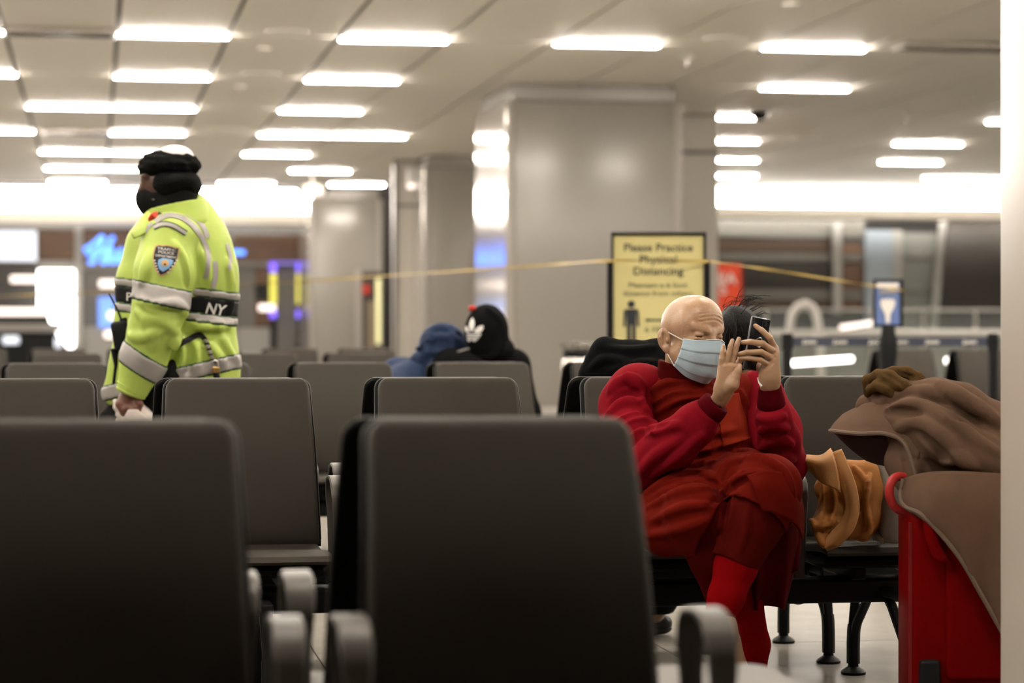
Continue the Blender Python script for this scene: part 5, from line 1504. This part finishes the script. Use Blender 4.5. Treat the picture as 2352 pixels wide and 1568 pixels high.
dd = mk.ray(352, 458, 9.1, 9.8); MB().lathe([(.001, -.004), (.006, -.002), (.006, .002), (.001, .004)], A(352, 458, dd), 10).obj('snap_button', M_metal, mask_o, True)
# radio at the belt
rd = thing('radio', 'black handheld radio with thin antenna at the officer waist', 'radio', O(278, 800, -.05))
RO = Matrix((tuple(VX), tuple(VF), tuple(VZ))).transposed() @ Matrix.Rotation(math.radians(-10), 3, 'Y')
MB().box(O(279, 770, -.06), (.066, .06, .112), RO, .014).obj('pouch', M_black, rd, True)
MB().box(O(287, 738, -.06), (.036, .035, .03), RO, .006).obj('radio_top', M_black, rd, True)
MB().tube([O(281, 740, -.06), O(270, 712, -.06), O(250, 674, -.06)], [.0045, .0035, .0028], 8).obj('antenna', M_black, rd, True)
MB().tube([O(262, 800, -.05), O(268, 840, -.04), O(262, 880, -.02)], [.014, .010, .008], 8).obj('strap_end', M_black, rd, True)
# white plastic bag in the hand
pb = SDF(O(310, 930, -.2) - 0.26, O(310, 930, -.2) + 0.26, 0.0055)
pb.chain([O(308, 955, -.18), O(315, 985, -.17), O(318, 1040, -.16)], [.045, .085, .11], 0.04, flat=0.7, fd=VF)
pb.chain([O(322, 930, -.14), O(340, 905, -.13), O(362, 890, -.12), O(368, 915, -.11), O(352, 950, -.12)], [.020, .022, .020, .022, .028], 0.02)
pb.chain([O(282, 948, -.2), O(268, 935, -.2), O(264, 920, -.2)], [.014, .012, .009], 0.01); pb.chain([O(290, 956, -.2), O(272, 952, -.2)], [.016, .012], 0.01)
for i in range(9): 
    a = -1 + 2 * i / 8; pb.chain([O(306 + 10 * a, 944, -.235), O(316 + 44 * a, 990, -.25 + .04 * abs(a)), O(318 + 60 * a, 1050, -.25 + .06 * abs(a))], [.006, .010, .010], 0.008)
pbo = pb.obj('plastic_bag', mat('bag_white', (0.66, 0.60, 0.56), 0.35, var=0.06, scale=20, trans=0.0, sss=0.1), None, 1)
tag(pbo, 'crumpled white plastic bag hanging from the officer hand', 'bag')
# ---------------------------------------------------------------- people seated in the rows behind
M_hood = mat('hood_black', (0.0045, 0.0045, 0.0048), 0.85, var=0.2, spec=0.04, scale=20, bump=0.001, bscale=200)
def seated_away(label, hx, hy, d, sx, sy, seat_x, seat_y, cloth, skin, hood_build, name='person', fdx=0.0, fsp=.14, shoes=True):
    """person facing away on a seat; (hx,hy) head centre pixel, (sx,sy) shoulder centre pixel"""
    r = thing(name, label, 'person', (seat_x, seat_y, 0.47))
    hc = A(hx, hy, d); sc = A(sx, sy, d + .02)
    pel = np.array((seat_x, seat_y - 0.03, 0.60))
    lo = np.minimum.reduce([hc, pel, np.array((seat_x, seat_y + .6, 0))]) - 0.42; hi = np.maximum.reduce([hc, pel, np.array((seat_x, seat_y + .6, 0))]) + 0.32
    b = SDF(lo, hi, 0.011)
    b.ell(hc, (.074, .09, .11)); b.chain([hc - VZ * .08, sc - VZ * 0.02, (sc + pel) / 2, pel], [.055, .10, .11, .12], 0.05)
    for s in (-1, 1):
        kn = np.array((seat_x + s * .12 + fdx * .6, seat_y + .42, .56)); ft = np.array((seat_x + s * fsp + fdx, seat_y + .47, .09))
        b.chain([pel + np.array((s * .09, .02, -.03)), kn, ft], [.07, .05, .035], 0.03)
    link('body', npmesh('body', *b.nets(1), skin), r)
    j = SDF(lo, hi, 0.0085)
    j.chain([sc, (sc + pel) / 2, pel], [.12, .15, .15], 0.06, flat=0.85, fd=VF)
    j.cap(sc - VX * .15, sc + VX * .15, .085, .085, 0.05)
    for s in (-1, 1):
        el = sc + VX * s * .23 - VZ * .24 + VF * .05
        j.chain([sc + VX * s * .16, el, el + VF * .22 - VX * s * .08], [.085, .075, .06], 0.04)
    j.warp(cloth_noise(int(hx), 0.005, 3)); j.half((0, 0, 0.485), (0, 0, -1))
    jo = link('jacket', npmesh('jacket', *j.nets(1), cloth), r)
    t = SDF(lo, hi, 0.010)
    for s in (-1, 1):
        kn = np.array((seat_x + s * .12 + fdx * .6, seat_y + .42, .555)); ft = np.array((seat_x + s * fsp + fdx, seat_y + .47, .10))
        t.chain([np.array((seat_x + s * .09, seat_y - .02, .57)), kn, ft], [.088, .075, .06], 0.04)
    t.half((0, 0, 0.09), (0, 0, -1)); link('trousers', npmesh('trousers', *t.nets(1), M_knit), r)
    for s in ((-1, 1) if shoes else ()):
        f = np.array((seat_x + s * fsp + fdx, seat_y + .47, .045))
        sh = SDF(f - 0.22, f + 0.22, 0.007); sh.chain([f - np.array((0, .03, 0)), f + np.array((0, .16, -.005))], [.046, .040], 0.02); sh.half((0, 0, .002), (0, 0, -1)); sh.obj('shoe', M_black, r, 1)
    hood_build(r, hc, sc)
    return r
# black hood with white three-leaf mark
def hood_black(r, hc, sc):
    h = SDF(hc - 0.26, hc + 0.26, 0.0055)
    h.ell(hc + VX * .004, (.112, .125, .142), AX); h.ell(hc - VZ * .085 + VX * .03, (.115, .11, .07), AX, 0.03)
    h.chain([hc - VZ * .13 + VX * .05, sc + VX * .02], [.085, .09], 0.04)
    for f in ([(1160, 790), (1140, 815), (1100, 824)], [(1158, 760), (1150, 800)], [(1120, 708), (1150, 740), (1160, 780)]): h.fold(f, .016, .007, .014, d0=11.6, d1=12.8)
    ho = h.obj('hood', M_hood, r, 1)
    mm = mat('mark_white', (0.72, 0.70, 0.67), 0.6)
    def leaf(pts, nm='logo_leaf'):
        v, f = poly_px(pts, 0, 3); return project(mesh_from(nm, v, f, mm, True), h, 11.6, 12.8, .004, nm, ho)
    # three upright leaves, crossed by thin bars below
    leaf([(1085, 729), (1089, 736), (1090, 746), (1087, 757), (1083, 762), (1079, 757), (1077, 746), (1080, 736)])
    leaf([(1068, 752), (1071, 748), (1075, 753), (1078, 763), (1072, 763), (1069, 758)])
    leaf([(1110, 747), (1110, 755), (1105, 762), (1096, 765), (1088, 763), (1092, 755), (1100, 749)])
    for (a, b, c, w) in ((1072, 1105, 767.5, 3.6), (1072, 1102, 773, 3.4), (1073, 1098, 778.5, 3.2)):
        v, f = strip_px([(a, c), ((a + b) / 2, c + 1), (b, c)], w, 4); project(mesh_from('logo_bar', v, f, mm, True), h, 11.6, 12.8, .004, 'logo_bar', ho)
    leaf([(1073, 781), (1080, 781), (1080, 784), (1075, 784)], 'logo_bar'); leaf([(1086, 781), (1094, 781), (1092, 784), (1086, 784)], 'logo_bar')
    k = SDF(A(1085, 708, 12.2) - .06, A(1085, 708, 12.2) + .06, 0.004); k.ell(A(1085, 708, 12.22), (.019, .02, .016), AX); k.warp(lambda P: .003 * vnoise(P, 3, 20)); k.obj('red_tuft', mat('tuft_red', (0.5, 0.03, 0.02), 0.7), ho, 0)
    v, f = strip_px([(1030, 826), (1045, 812), (1062, 804), (1078, 800)], 4, 6); project(mesh_from('piping', v, f, mat('piping_grey', (0.35, 0.34, 0.33), 0.6), True), h, 11.6, 12.8, .004, 'piping', ho)
YP = 11.44 - .352 + .81
seated_away('person in black hood with white three-leaf mark seen from behind', 1116, 762, 12.25, 1105, 842, 1.605 + .222 + 0.02, YP, M_hood, M_skin, hood_black)
M_navy = mat('hood_blue', (0.016, 0.029, 0.068), 0.75, spec=0.15, var=0.2, scale=20, bump=0.0015, bscale=120)
def hood_blue(r, hc, sc):
    h = SDF(hc - 0.26, hc + 0.26, 0.0055)
    h.ell(hc, (.125, .12, .115), AX); h.ell(hc - VX * .06 - VZ * .09, (.12, .11, .075), AX, 0.03); h.chain([hc - VZ * .1, sc], [.10, .11], 0.04)
    for f in ([(960, 800), (1000, 775), (1050, 780)], [(975, 775), (1010, 752), (1055, 765)], [(950, 825), (990, 808), (1040, 810)], [(990, 760), (985, 800), (965, 830)], [(1035, 752), (1040, 790), (1030, 825)]): h.fold(f, .018, .007, .016, d0=11.6, d1=12.9)
    h.warp(cloth_noise(77, 0.004, 6)); h.obj('hood', M_navy, r, 1)
seated_away('person in blue hooded coat leaning beside the black hooded person', 1018, 792, 12.38, 985, 862, 1.605 - .668 + .222 - 0.02, YP, M_navy, M_skin, hood_blue)
# dark haired person back to back with the person in red
def hair(r, hc, sc):
    h = SDF(hc - 0.2, hc + 0.2, 0.0045)
    h.ell(hc, (.092, .105, .118), AX); h.ell(hc - VZ * .05, (.088, .10, .08), AX, 0.03)
    h.warp(lambda P: 0.006 * vnoise(P, 9, 5) + 0.003 * vnoise(P, 10, 16))
    M_hair = mat('hair_black', (0.004, 0.0033, 0.003), 0.5, spec=0.12, var=0.4, scale=60, bump=0.003, bscale=220, stretch=(1, 1, 0.15))
    ho = h.obj('hair', M_hair, r, 0)
    rg = np.random.RandomState(4); mb = MB()
    top = hc + VZ * .10
    for i in range(900):
        th = rg.uniform(0, 6.283); ph = rg.uniform(0.05, 1.75)
        dr = np.array((math.sin(ph) * math.cos(th), math.sin(ph) * math.sin(th), math.cos(ph)))
        p0 = hc + dr * np.array((.09, .105, .115)); L_ = rg.uniform(.05, .11)
        tg = np.array((-dr[0] * dr[2], -dr[1] * dr[2], -(1 - dr[2] ** 2) * -1 * -1)); tg = -VZ * 1.0 + dr * 0.25 + rg.normal(size=3) * 0.22; tg /= np.linalg.norm(tg)
        if rg.rand() < 0.06 and ph < 0.9: tg = dr * 0.8 + VX * 0.9 + rg.normal(size=3) * .2; tg /= np.linalg.norm(tg); L_ *= 0.8
        p1 = p0 + tg * L_ * .5 + dr * .010; p2 = p0 + tg * L_ - dr * .004
        mb.tube([tuple(p0), tuple(p1), tuple(p2)], [.0013, .0012, .0005], 4, False)
    for i in range(16):                                   # stray locks blown to the right
        p0 = hc + VZ * .112 + VX * rg.uniform(-.05, .04) + VF * rg.uniform(-.05, .05)
        p1 = p0 + VX * rg.uniform(.02, .05) + VZ * rg.uniform(.02, .04); p2 = p1 + VX * rg.uniform(.03, .06) + VZ * rg.uniform(-.012, .006)
        mb.tube([tuple(x) for x in crm([p0, p1, p2], 5)], [.0007] * 10 + [.0003], 4, False)
    st = mb.obj('hair_strands', M_hair, ho, True); st['kind'] = 'stuff'
YQ = 7.66 - .352 + .81
seated_away('dark haired person seated back to back with the person in red', 1690, 780, 8.36, 1700, 945, 2.226 + .222 - .06, YQ, M_hood, M_skin, hair, fdx=-.42, fsp=.045, shoes=False)
# shoe of a stretched leg under the beam
sr = thing('sneaker', 'black lace-up sneaker under the seats behind the person in red', 'shoe', (A(1505, 1445, 8.88)[0], A(1505, 1445, 8.88)[1], 0.0))
s_ = SDF(A(1490, 1420, 8.88) - 0.22, A(1490, 1420, 8.88) + 0.22, 0.0055)
def g2(px_, z, dd=0): p = A(px_, 1440, 8.88 + dd); p[2] = z; return p
s_.chain([g2(1425, .05), g2(1485, .055), g2(1522, .045)], [.046, .046, .036], 0.03); s_.chain([g2(1430, .06), g2(1425, .13)], [.046, .05], 0.03)
up_ = s_.copy(); up_.half((0, 0, .028), (0, 0, -1)); up_.half((0, 0, .165), (0, 0, 1)); uo = up_.obj('upper', mat('leather_black', (0.022, 0.021, 0.020), 0.32, bump=0.001, bscale=90), sr, 1)
sl_ = s_.copy(); sl_.D = sl_.D - .004; sl_.half((0, 0, .03), (0, 0, 1)); sl_.half((0, 0, .002), (0, 0, -1)); sl_.obj('sole', mat('sole_dark', (0.03, 0.03, 0.028), 0.6), sr, 1)
for a in (1470, 1482, 1494): 
    MB().tube([tuple(g2(a, .098 - (a - 1470) * .0006, -.028)), tuple(g2(a + 3, .104 - (a - 1470) * .0006, 0)), tuple(g2(a, .098 - (a - 1470) * .0006, .028))], .003, 6).obj('lace', M_rim, sr, True)
# black jacket bunched on the seat back
bj = SDF(A(1440, 840, 8.05) - 0.27, A(1440, 840, 8.05) + 0.27, 0.006)
bj.chain([A(1372, 822, 8.06), A(1390, 806, 8.06), A(1450, 815, 8.06), A(1510, 812, 8.06), A(1535, 812, 8.06)], [.035, .042, .045, .045, .05], 0.03)
bj.chain([A(1362, 862, 8.06), A(1440, 852, 8.04), A(1530, 850, 8.04)], [.05, .065, .065], 0.04)
bj.chain([A(1375, 900, 8.10), A(1540, 900, 8.10)], [.045, .045], 0.05)
for f in ([(1360, 845), (1390, 825), (1440, 832)], [(1400, 800), (1450, 806), (1500, 798)], [(1410, 850), (1470, 835), (1520, 838)]): bj.fold(f, .014, .005, .012, d0=7.7, d1=8.4)
tag(bj.obj('black_jacket', M_hood, None, 1), 'black jacket bunched over the seat back left of the person in red', 'jacket')
# ---------------------------------------------------------------- coat, suitcase and bags on the right
M_coat = mat('coat_wool', (0.105, 0.064, 0.043), 0.9, var=0.10, scale=25, bump=0.0008, bscale=500, spec=0.03)
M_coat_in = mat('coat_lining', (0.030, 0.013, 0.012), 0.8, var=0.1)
M_hem = mat('coat_hem', (0.135, 0.092, 0.065), 0.85)
M_olive = mat('scarf_olive', (0.085, 0.050, 0.020), 0.9, var=0.12, scale=30, bump=0.001, bscale=400, spec=0.03)
# suitcase
sx0, sx1 = A(2090, 1300, 6.80), A(2410, 1300, 6.80)
ctr = (sx0 + sx1) / 2; wS = np.linalg.norm(sx1 - sx0)
zt = A(2090, 1168, 6.80)[2]
sc_t = thing('suitcase', 'red upright suitcase under the brown coat', 'suitcase', (ctr[0] + SN * .13, ctr[1] + CS * .13, 0))
M_case = mat('case_red', (0.14, 0.0010, 0.0010), 0.45, var=0.1, scale=8, bump=0.0006, bscale=60, spec=0.03)
cz = (zt + 0.05) / 2
bc_ = Vector((ctr[0], ctr[1], cz)) + Vector(VF) * .12
MB().box(bc_, (wS, .24, zt - .05), Rf, .035).obj('shell', M_case, sc_t, True)
MB().box(bc_ - Vector(VF) * .122 + Vector(VX) * .03, (wS - .14, .03, zt - .22), Rf, .02).obj('front_pocket', M_case, sc_t, True)
for k in (-.5, .5): MB().tube([bc_ - Vector(VF) * .1 + Vector(VX) * (k * wS * 1.0 - (.006 if k > 0 else -.006)) + Vector(VZ) * z_ for z_ in (-(zt - .13) / 2, 0, (zt - .13) / 2)], .008, 8).obj('edge_piping', mat('case_piping', (0.16, 0.003, 0.004), 0.5), sc_t, True)
for k in (-1, 1):
    c = bc_ - Vector(VF) * .12 + Vector(VX) * (k * (wS / 2 - .055)); c.z = .112
    MB().box(c, (.06, .035, .165), Rf, .012).obj('corner_guard', M_black, sc_t, True)
    for e in (-1, 1):
        w_ = bc_ + Vector(VF) * (.09 * e) + Vector(VX) * (k * (wS / 2 - .06)); w_.z = .025
        MB().lathe([(.010, -.012), (.024, -.010), (.024, .010), (.010, .012)], w_, 16, Matrix.Rotation(math.pi / 2, 3, 'Y')).obj('wheel', M_black, sc_t, True)
hp = [A(2092, 1180, 6.90), A(2060, 1168, 6.89), A(2044, 1140, 6.88), A(2046, 1110, 6.88), A(2062, 1094, 6.90), A(2095, 1100, 6.92)]
MB().tube([tuple(p) for p in crm(hp, 5)], .013, 10).obj('handle', mat('handle_coral', (0.38, 0.02, 0.018), 0.5), sc_t, True)
sheet(pxrows([[(2118, 1185, 6.79), (2135, 1200, 6.77), (2150, 1215, 6.77)], [(2125, 1230, 6.78), (2142, 1245, 6.765), (2160, 1252, 6.77)], [(2138, 1270, 6.78), (2155, 1290, 6.765), (2185, 1292, 6.77)]]), 5, 5, .005, 'strap_flap', M_case, sc_t)
# coat
coat = thing('coat', 'brown wool coat draped over the red suitcase and seat', 'coat', A(2180, 1100, 6.95))
cm_ = SDF(np.minimum(A(1980, 1180, 6.6), A(2400, 850, 7.4)) - 0.12, np.maximum(A(1980, 1180, 7.4), A(2400, 850, 6.6)) + 0.15, 0.006)
cm_.chain([A(1998, 935, 7.20), A(2060, 918, 7.12), A(2150, 918, 7.04), A(2205, 932, 7.0), A(2290, 985, 6.98), A(2380, 1050, 6.98)], [.045, .058, .062, .065, .068, .07], 0.03)
cm_.chain([A(2030, 972, 7.10), A(2090, 962, 7.0), A(2170, 1000, 6.92), A(2260, 1050, 6.88), A(2380, 1120, 6.86)], [.050, .062, .070, .062, .06], 0.03)
cm_.chain([A(2110, 1040, 7.02), A(2240, 1040, 7.05), A(2390, 1060, 7.05)], [.085, .13, .13], 0.05)
cm_.chain([A(2110, 1085, 6.98), A(2250, 1110, 6.96), A(2380, 1130, 6.95)], [.070, .07, .08], 0.04)
cm_.chain([A(2070, 1060, 7.0), A(2088, 1110, 6.95)], [.05, .035], 0.03)
cm_.warp(cloth_noise(41, 0.005, 2.5))
for f in ([(2010, 930), (2080, 905), (2160, 905), (2230, 935), (2290, 975)], [(2020, 955), (2090, 930), (2160, 950), (2230, 1000), (2290, 1040)], [(2060, 985), (2110, 970), (2160, 1000), (2200, 1040), (2240, 1075)], [(2190, 900), (2240, 930), (2290, 965)], [(2150, 880), (2200, 905), (2250, 945)], [(2085, 1040), (2100, 1080), (2080, 1120)], [(2170, 1060), (2200, 1050), (2230, 1070)]):
    cm_.fold(f, .020, .006, .014)
for f in ([(2000, 950), (2060, 945), (2110, 950)], [(2110, 995), (2150, 1030), (2190, 1070)], [(2170, 935), (2230, 975), (2290, 1015)], [(2130, 1060), (2160, 1085), (2200, 1085)]): cm_.fold(f, .012, -.003, .014, 'sub')
cm_.obj('bunched_body', M_coat, coat, 1)
rowsB = [[(2076, 1098, 6.90), (2130, 1086, 6.845), (2200, 1083, 6.80), (2300, 1088, 6.80), (2400, 1100, 6.80)], [(2068, 1140, 6.88), (2130, 1135, 6.79), (2210, 1150, 6.755), (2305, 1170, 6.755), (2400, 1190, 6.76)],
         [(2080, 1166, 6.84), (2150, 1192, 6.755), (2225, 1235, 6.742), (2310, 1280, 6.74), (2400, 1330, 6.74)], [(2122, 1186, 6.78), (2198, 1272, 6.742), (2252, 1362, 6.735), (2315, 1475, 6.735), (2400, 1620, 6.735)]]
def rip(G):
    U, W = G.shape[:2]
    for i in range(U):
        for j in range(W): G[i, j] += -VF * .007 * math.sin(i * .55 + j * .25) * (j / W)
    return G
sheet(pxrows(rowsB), 9, 9, .008, 'hanging_front', M_coat, coat, rip)
MB().tube([tuple(p) for p in crm([A(2074, 1100, 6.89), A(2068, 1138, 6.875), A(2080, 1164, 6.83)] + [A(a, b, c - .004) for a, b, c in rowsB[3]], 6)], .0065, 8).obj('hem', M_hem, coat, True)
rowsC = [[(1938, 952, 7.25), (1968, 937, 7.20), (2004, 925, 7.12), (2060, 935, 7.03), (2112, 968, 6.97)], [(1918, 972, 7.19), (1966, 966, 7.10), (2012, 962, 7.03), (2072, 978, 6.96), (2116, 1025, 6.92)], [(1906, 989, 7.15), (1972, 996, 7.03), (2033, 996, 6.965), (2076, 1017, 6.93), (2100, 1080, 6.90)]]
sheet(pxrows(rowsC), 8, 8, .008, 'collar_flap', M_coat, coat)
MB().tube([tuple(p) for p in crm([A(a, b, c - .003) for a, b, c in rowsC[2]] + [A(2100, 1112, 6.89), A(2074, 1134, 6.88)], 6)], .0065, 8).obj('hem', M_hem, coat, True)
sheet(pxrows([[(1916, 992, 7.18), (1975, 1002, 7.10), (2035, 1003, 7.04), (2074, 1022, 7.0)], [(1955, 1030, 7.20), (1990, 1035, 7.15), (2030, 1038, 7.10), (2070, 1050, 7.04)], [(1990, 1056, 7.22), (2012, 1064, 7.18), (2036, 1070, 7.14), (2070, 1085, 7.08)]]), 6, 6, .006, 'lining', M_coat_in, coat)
# olive scarf on top
os_ = SDF(A(2048, 875, 7.1) - 0.17, A(2048, 875, 7.1) + 0.17, 0.0048)
os_.chain([A(1996, 900, 7.16), A(1994, 872, 7.14), A(2016, 860, 7.11), A(2045, 866, 7.07), A(2068, 884, 7.05), A(2092, 902, 7.06)], [.018, .021, .020, .021, .022, .018], 0.006)
os_.chain([A(2012, 858, 7.16), A(2050, 853, 7.13), A(2084, 855, 7.11), A(2106, 868, 7.11), A(2100, 888, 7.10), A(2078, 892, 7.11)], [.015, .016, .018, .017, .017, .016], 0.006)
os_.chain([A(1998, 893, 7.12), A(2016, 884, 7.08), A(2036, 893, 7.06), A(2050, 908, 7.06)], [.016, .019, .019, .015], 0.005)
os_.ell(A(2050, 892, 7.14), (.055, .035, .028), AX, 0.012)
os_.warp(cloth_noise(61, 0.003, 7))
for f in ([(2030, 858), (2056, 870), (2082, 892)], [(2058, 852), (2080, 862), (2098, 866)], [(2008, 872), (2030, 876), (2048, 892)]): os_.fold(f, .006, -.002, .005, 'sub')
tag(os_.obj('scarf', M_olive, None, 1), 'crumpled olive brown scarf lying on top of the brown coat', 'scarf')
# orange cloth bag on the seat
og = SDF(A(1935, 1150, 7.42) - 0.20, A(1935, 1150, 7.42) + 0.20, 0.0046)
og.chain([A(1900, 1075, 7.44), A(1985, 1085, 7.46)], [.030, .036], 0.04); og.chain([A(1895, 1120, 7.42), A(1985, 1130, 7.44)], [.036, .042], 0.04)
og.chain([A(1900, 1175, 7.41), A(1988, 1185, 7.43)], [.034, .046], 0.04); og.chain([A(1905, 1215, 7.40), A(1975, 1215, 7.42)], [.035, .040], 0.04)
og.chain([A(1892, 1200, 7.37), A(1893, 1248, 7.35)], [.030, .012], 0.03); og.chain([A(1905, 1040, 7.43), A(1912, 1080, 7.42)], [.010, .030], 0.03)
og.chain([A(1995, 1080, 7.45), A(2006, 1130, 7.45), A(2004, 1190, 7.44), A(1985, 1232, 7.42)], [.016, .020, .020, .014], 0.03)
og.warp(cloth_noise(51, 0.008, 5))
for f in ([(1908, 1036), (1920, 1085), (1942, 1140), (1950, 1185), (1925, 1230), (1896, 1256)], [(1930, 1050), (1948, 1100), (1962, 1160), (1952, 1215)], [(1962, 1072), (1990, 1110), (1985, 1150), (1965, 1185)], [(1998, 1090), (1988, 1160), (1998, 1215), (1975, 1236)], [(1884, 1082), (1896, 1130), (1886, 1185), (1868, 1198)], [(1862, 1194), (1885, 1206), (1912, 1200), (1940, 1190)], [(1902, 1100), (1914, 1150), (1908, 1195)], [(1866, 1196), (1880, 1230), (1893, 1256)]):
    og.fold(f, .0105, -.002, .007, d0=6.9, d1=7.8)
for f in ([(1918, 1070), (1934, 1125), (1940, 1170), (1918, 1215)], [(1950, 1080), (1975, 1125), (1970, 1170)], [(1895, 1100), (1906, 1150), (1898, 1190)]): og.fold(f, .011, -.004, .007, 'sub', d0=6.9, d1=7.8)
M_org = mat('bag_orange', (0.29, 0.115, 0.027), 0.7, var=0.12, scale=18, bump=0.0006, bscale=300, spec=0.2)
bag = thing('cloth_bag', 'crumpled orange cloth bag on the seat beside the person in red', 'bag', A(1935, 1255, 7.40))
og.obj('body', M_org, bag, 1)
sheet(pxrows([[(1828, 1054, 7.33), (1850, 1046, 7.30), (1885, 1046, 7.30), (1908, 1030, 7.34)], [(1824, 1064, 7.30), (1848, 1056, 7.26), (1885, 1062, 7.26), (1915, 1050, 7.30)], [(1834, 1072, 7.32), (1858, 1072, 7.28), (1888, 1085, 7.28), (1925, 1090, 7.31)], [(1860, 1078, 7.35), (1872, 1092, 7.32), (1892, 1110, 7.30), (1930, 1130, 7.32)]]), 6, 6, .006, 'opening_flap', mat('bag_orange_light', (0.36, 0.165, 0.048), 0.7, var=0.1, scale=18, bump=0.0006, bscale=300), bag)
def strap_rows(c, w, dd):
    return [[A(x - wx, y - wy, d_ + .006), A(x, y, d_ - .006), A(x + wx, y + wy, d_ + .004)] for (x, y, wx, wy, d_) in c]
sheet(strap_rows([(1918, 1036, 14, -5, 7.37), (1932, 1075, 17, -6, 7.355), (1950, 1120, 16, -4, 7.345), (1958, 1165, 15, 2, 7.335), (1946, 1205, 15, 9, 7.33), (1915, 1240, 12, 12, 7.335), (1894, 1258, 5, 5, 7.34)], 0, 0), 5, 6, .006, 'handle_band', MATS['bag_orange_light'], bag)
# grey tote behind it
tt = thing('tote_bag', 'pale grey tote bag leaning between the orange bag and the suitcase', 'bag', A(2045, 1250, 7.42))
M_tote = mat('tote_grey', (0.16, 0.14, 0.115), 0.6, var=0.06, scale=10, bump=0.0005, bscale=80)
sheet(pxrows([[(1986, 1062, 7.52), (2020, 1058, 7.47), (2060, 1060, 7.46), (2120, 1064, 7.48)], [(2000, 1120, 7.50), (2030, 1118, 7.44), (2070, 1120, 7.42), (2125, 1125, 7.44)], [(2004, 1190, 7.48), (2036, 1190, 7.40), (2075, 1190, 7.38), (2128, 1190, 7.40)], [(2012, 1240, 7.46), (2040, 1246, 7.38), (2080, 1246, 7.36), (2130, 1246, 7.38)]]), 8, 8, .012, 'front', M_tote, tt)
sheet(pxrows([[(1982, 1060, 7.60), (2050, 1056, 7.60), (2115, 1060, 7.60)], [(1996, 1150, 7.56), (2060, 1150, 7.56), (2120, 1150, 7.56)], [(2006, 1240, 7.52), (2060, 1240, 7.52), (2122, 1240, 7.52)]]), 6, 6, .012, 'rear', M_tote, tt)
MB().tube([tuple(p) for p in crm([A(1987, 1062, 7.50), A(2004, 1120, 7.48), A(2010, 1190, 7.455), A(2016, 1226, 7.43), A(2030, 1243, 7.39)], 6)], .008, 8).obj('piping', mat('tote_piping', (0.27, 0.22, 0.15), 0.6), tt, True)
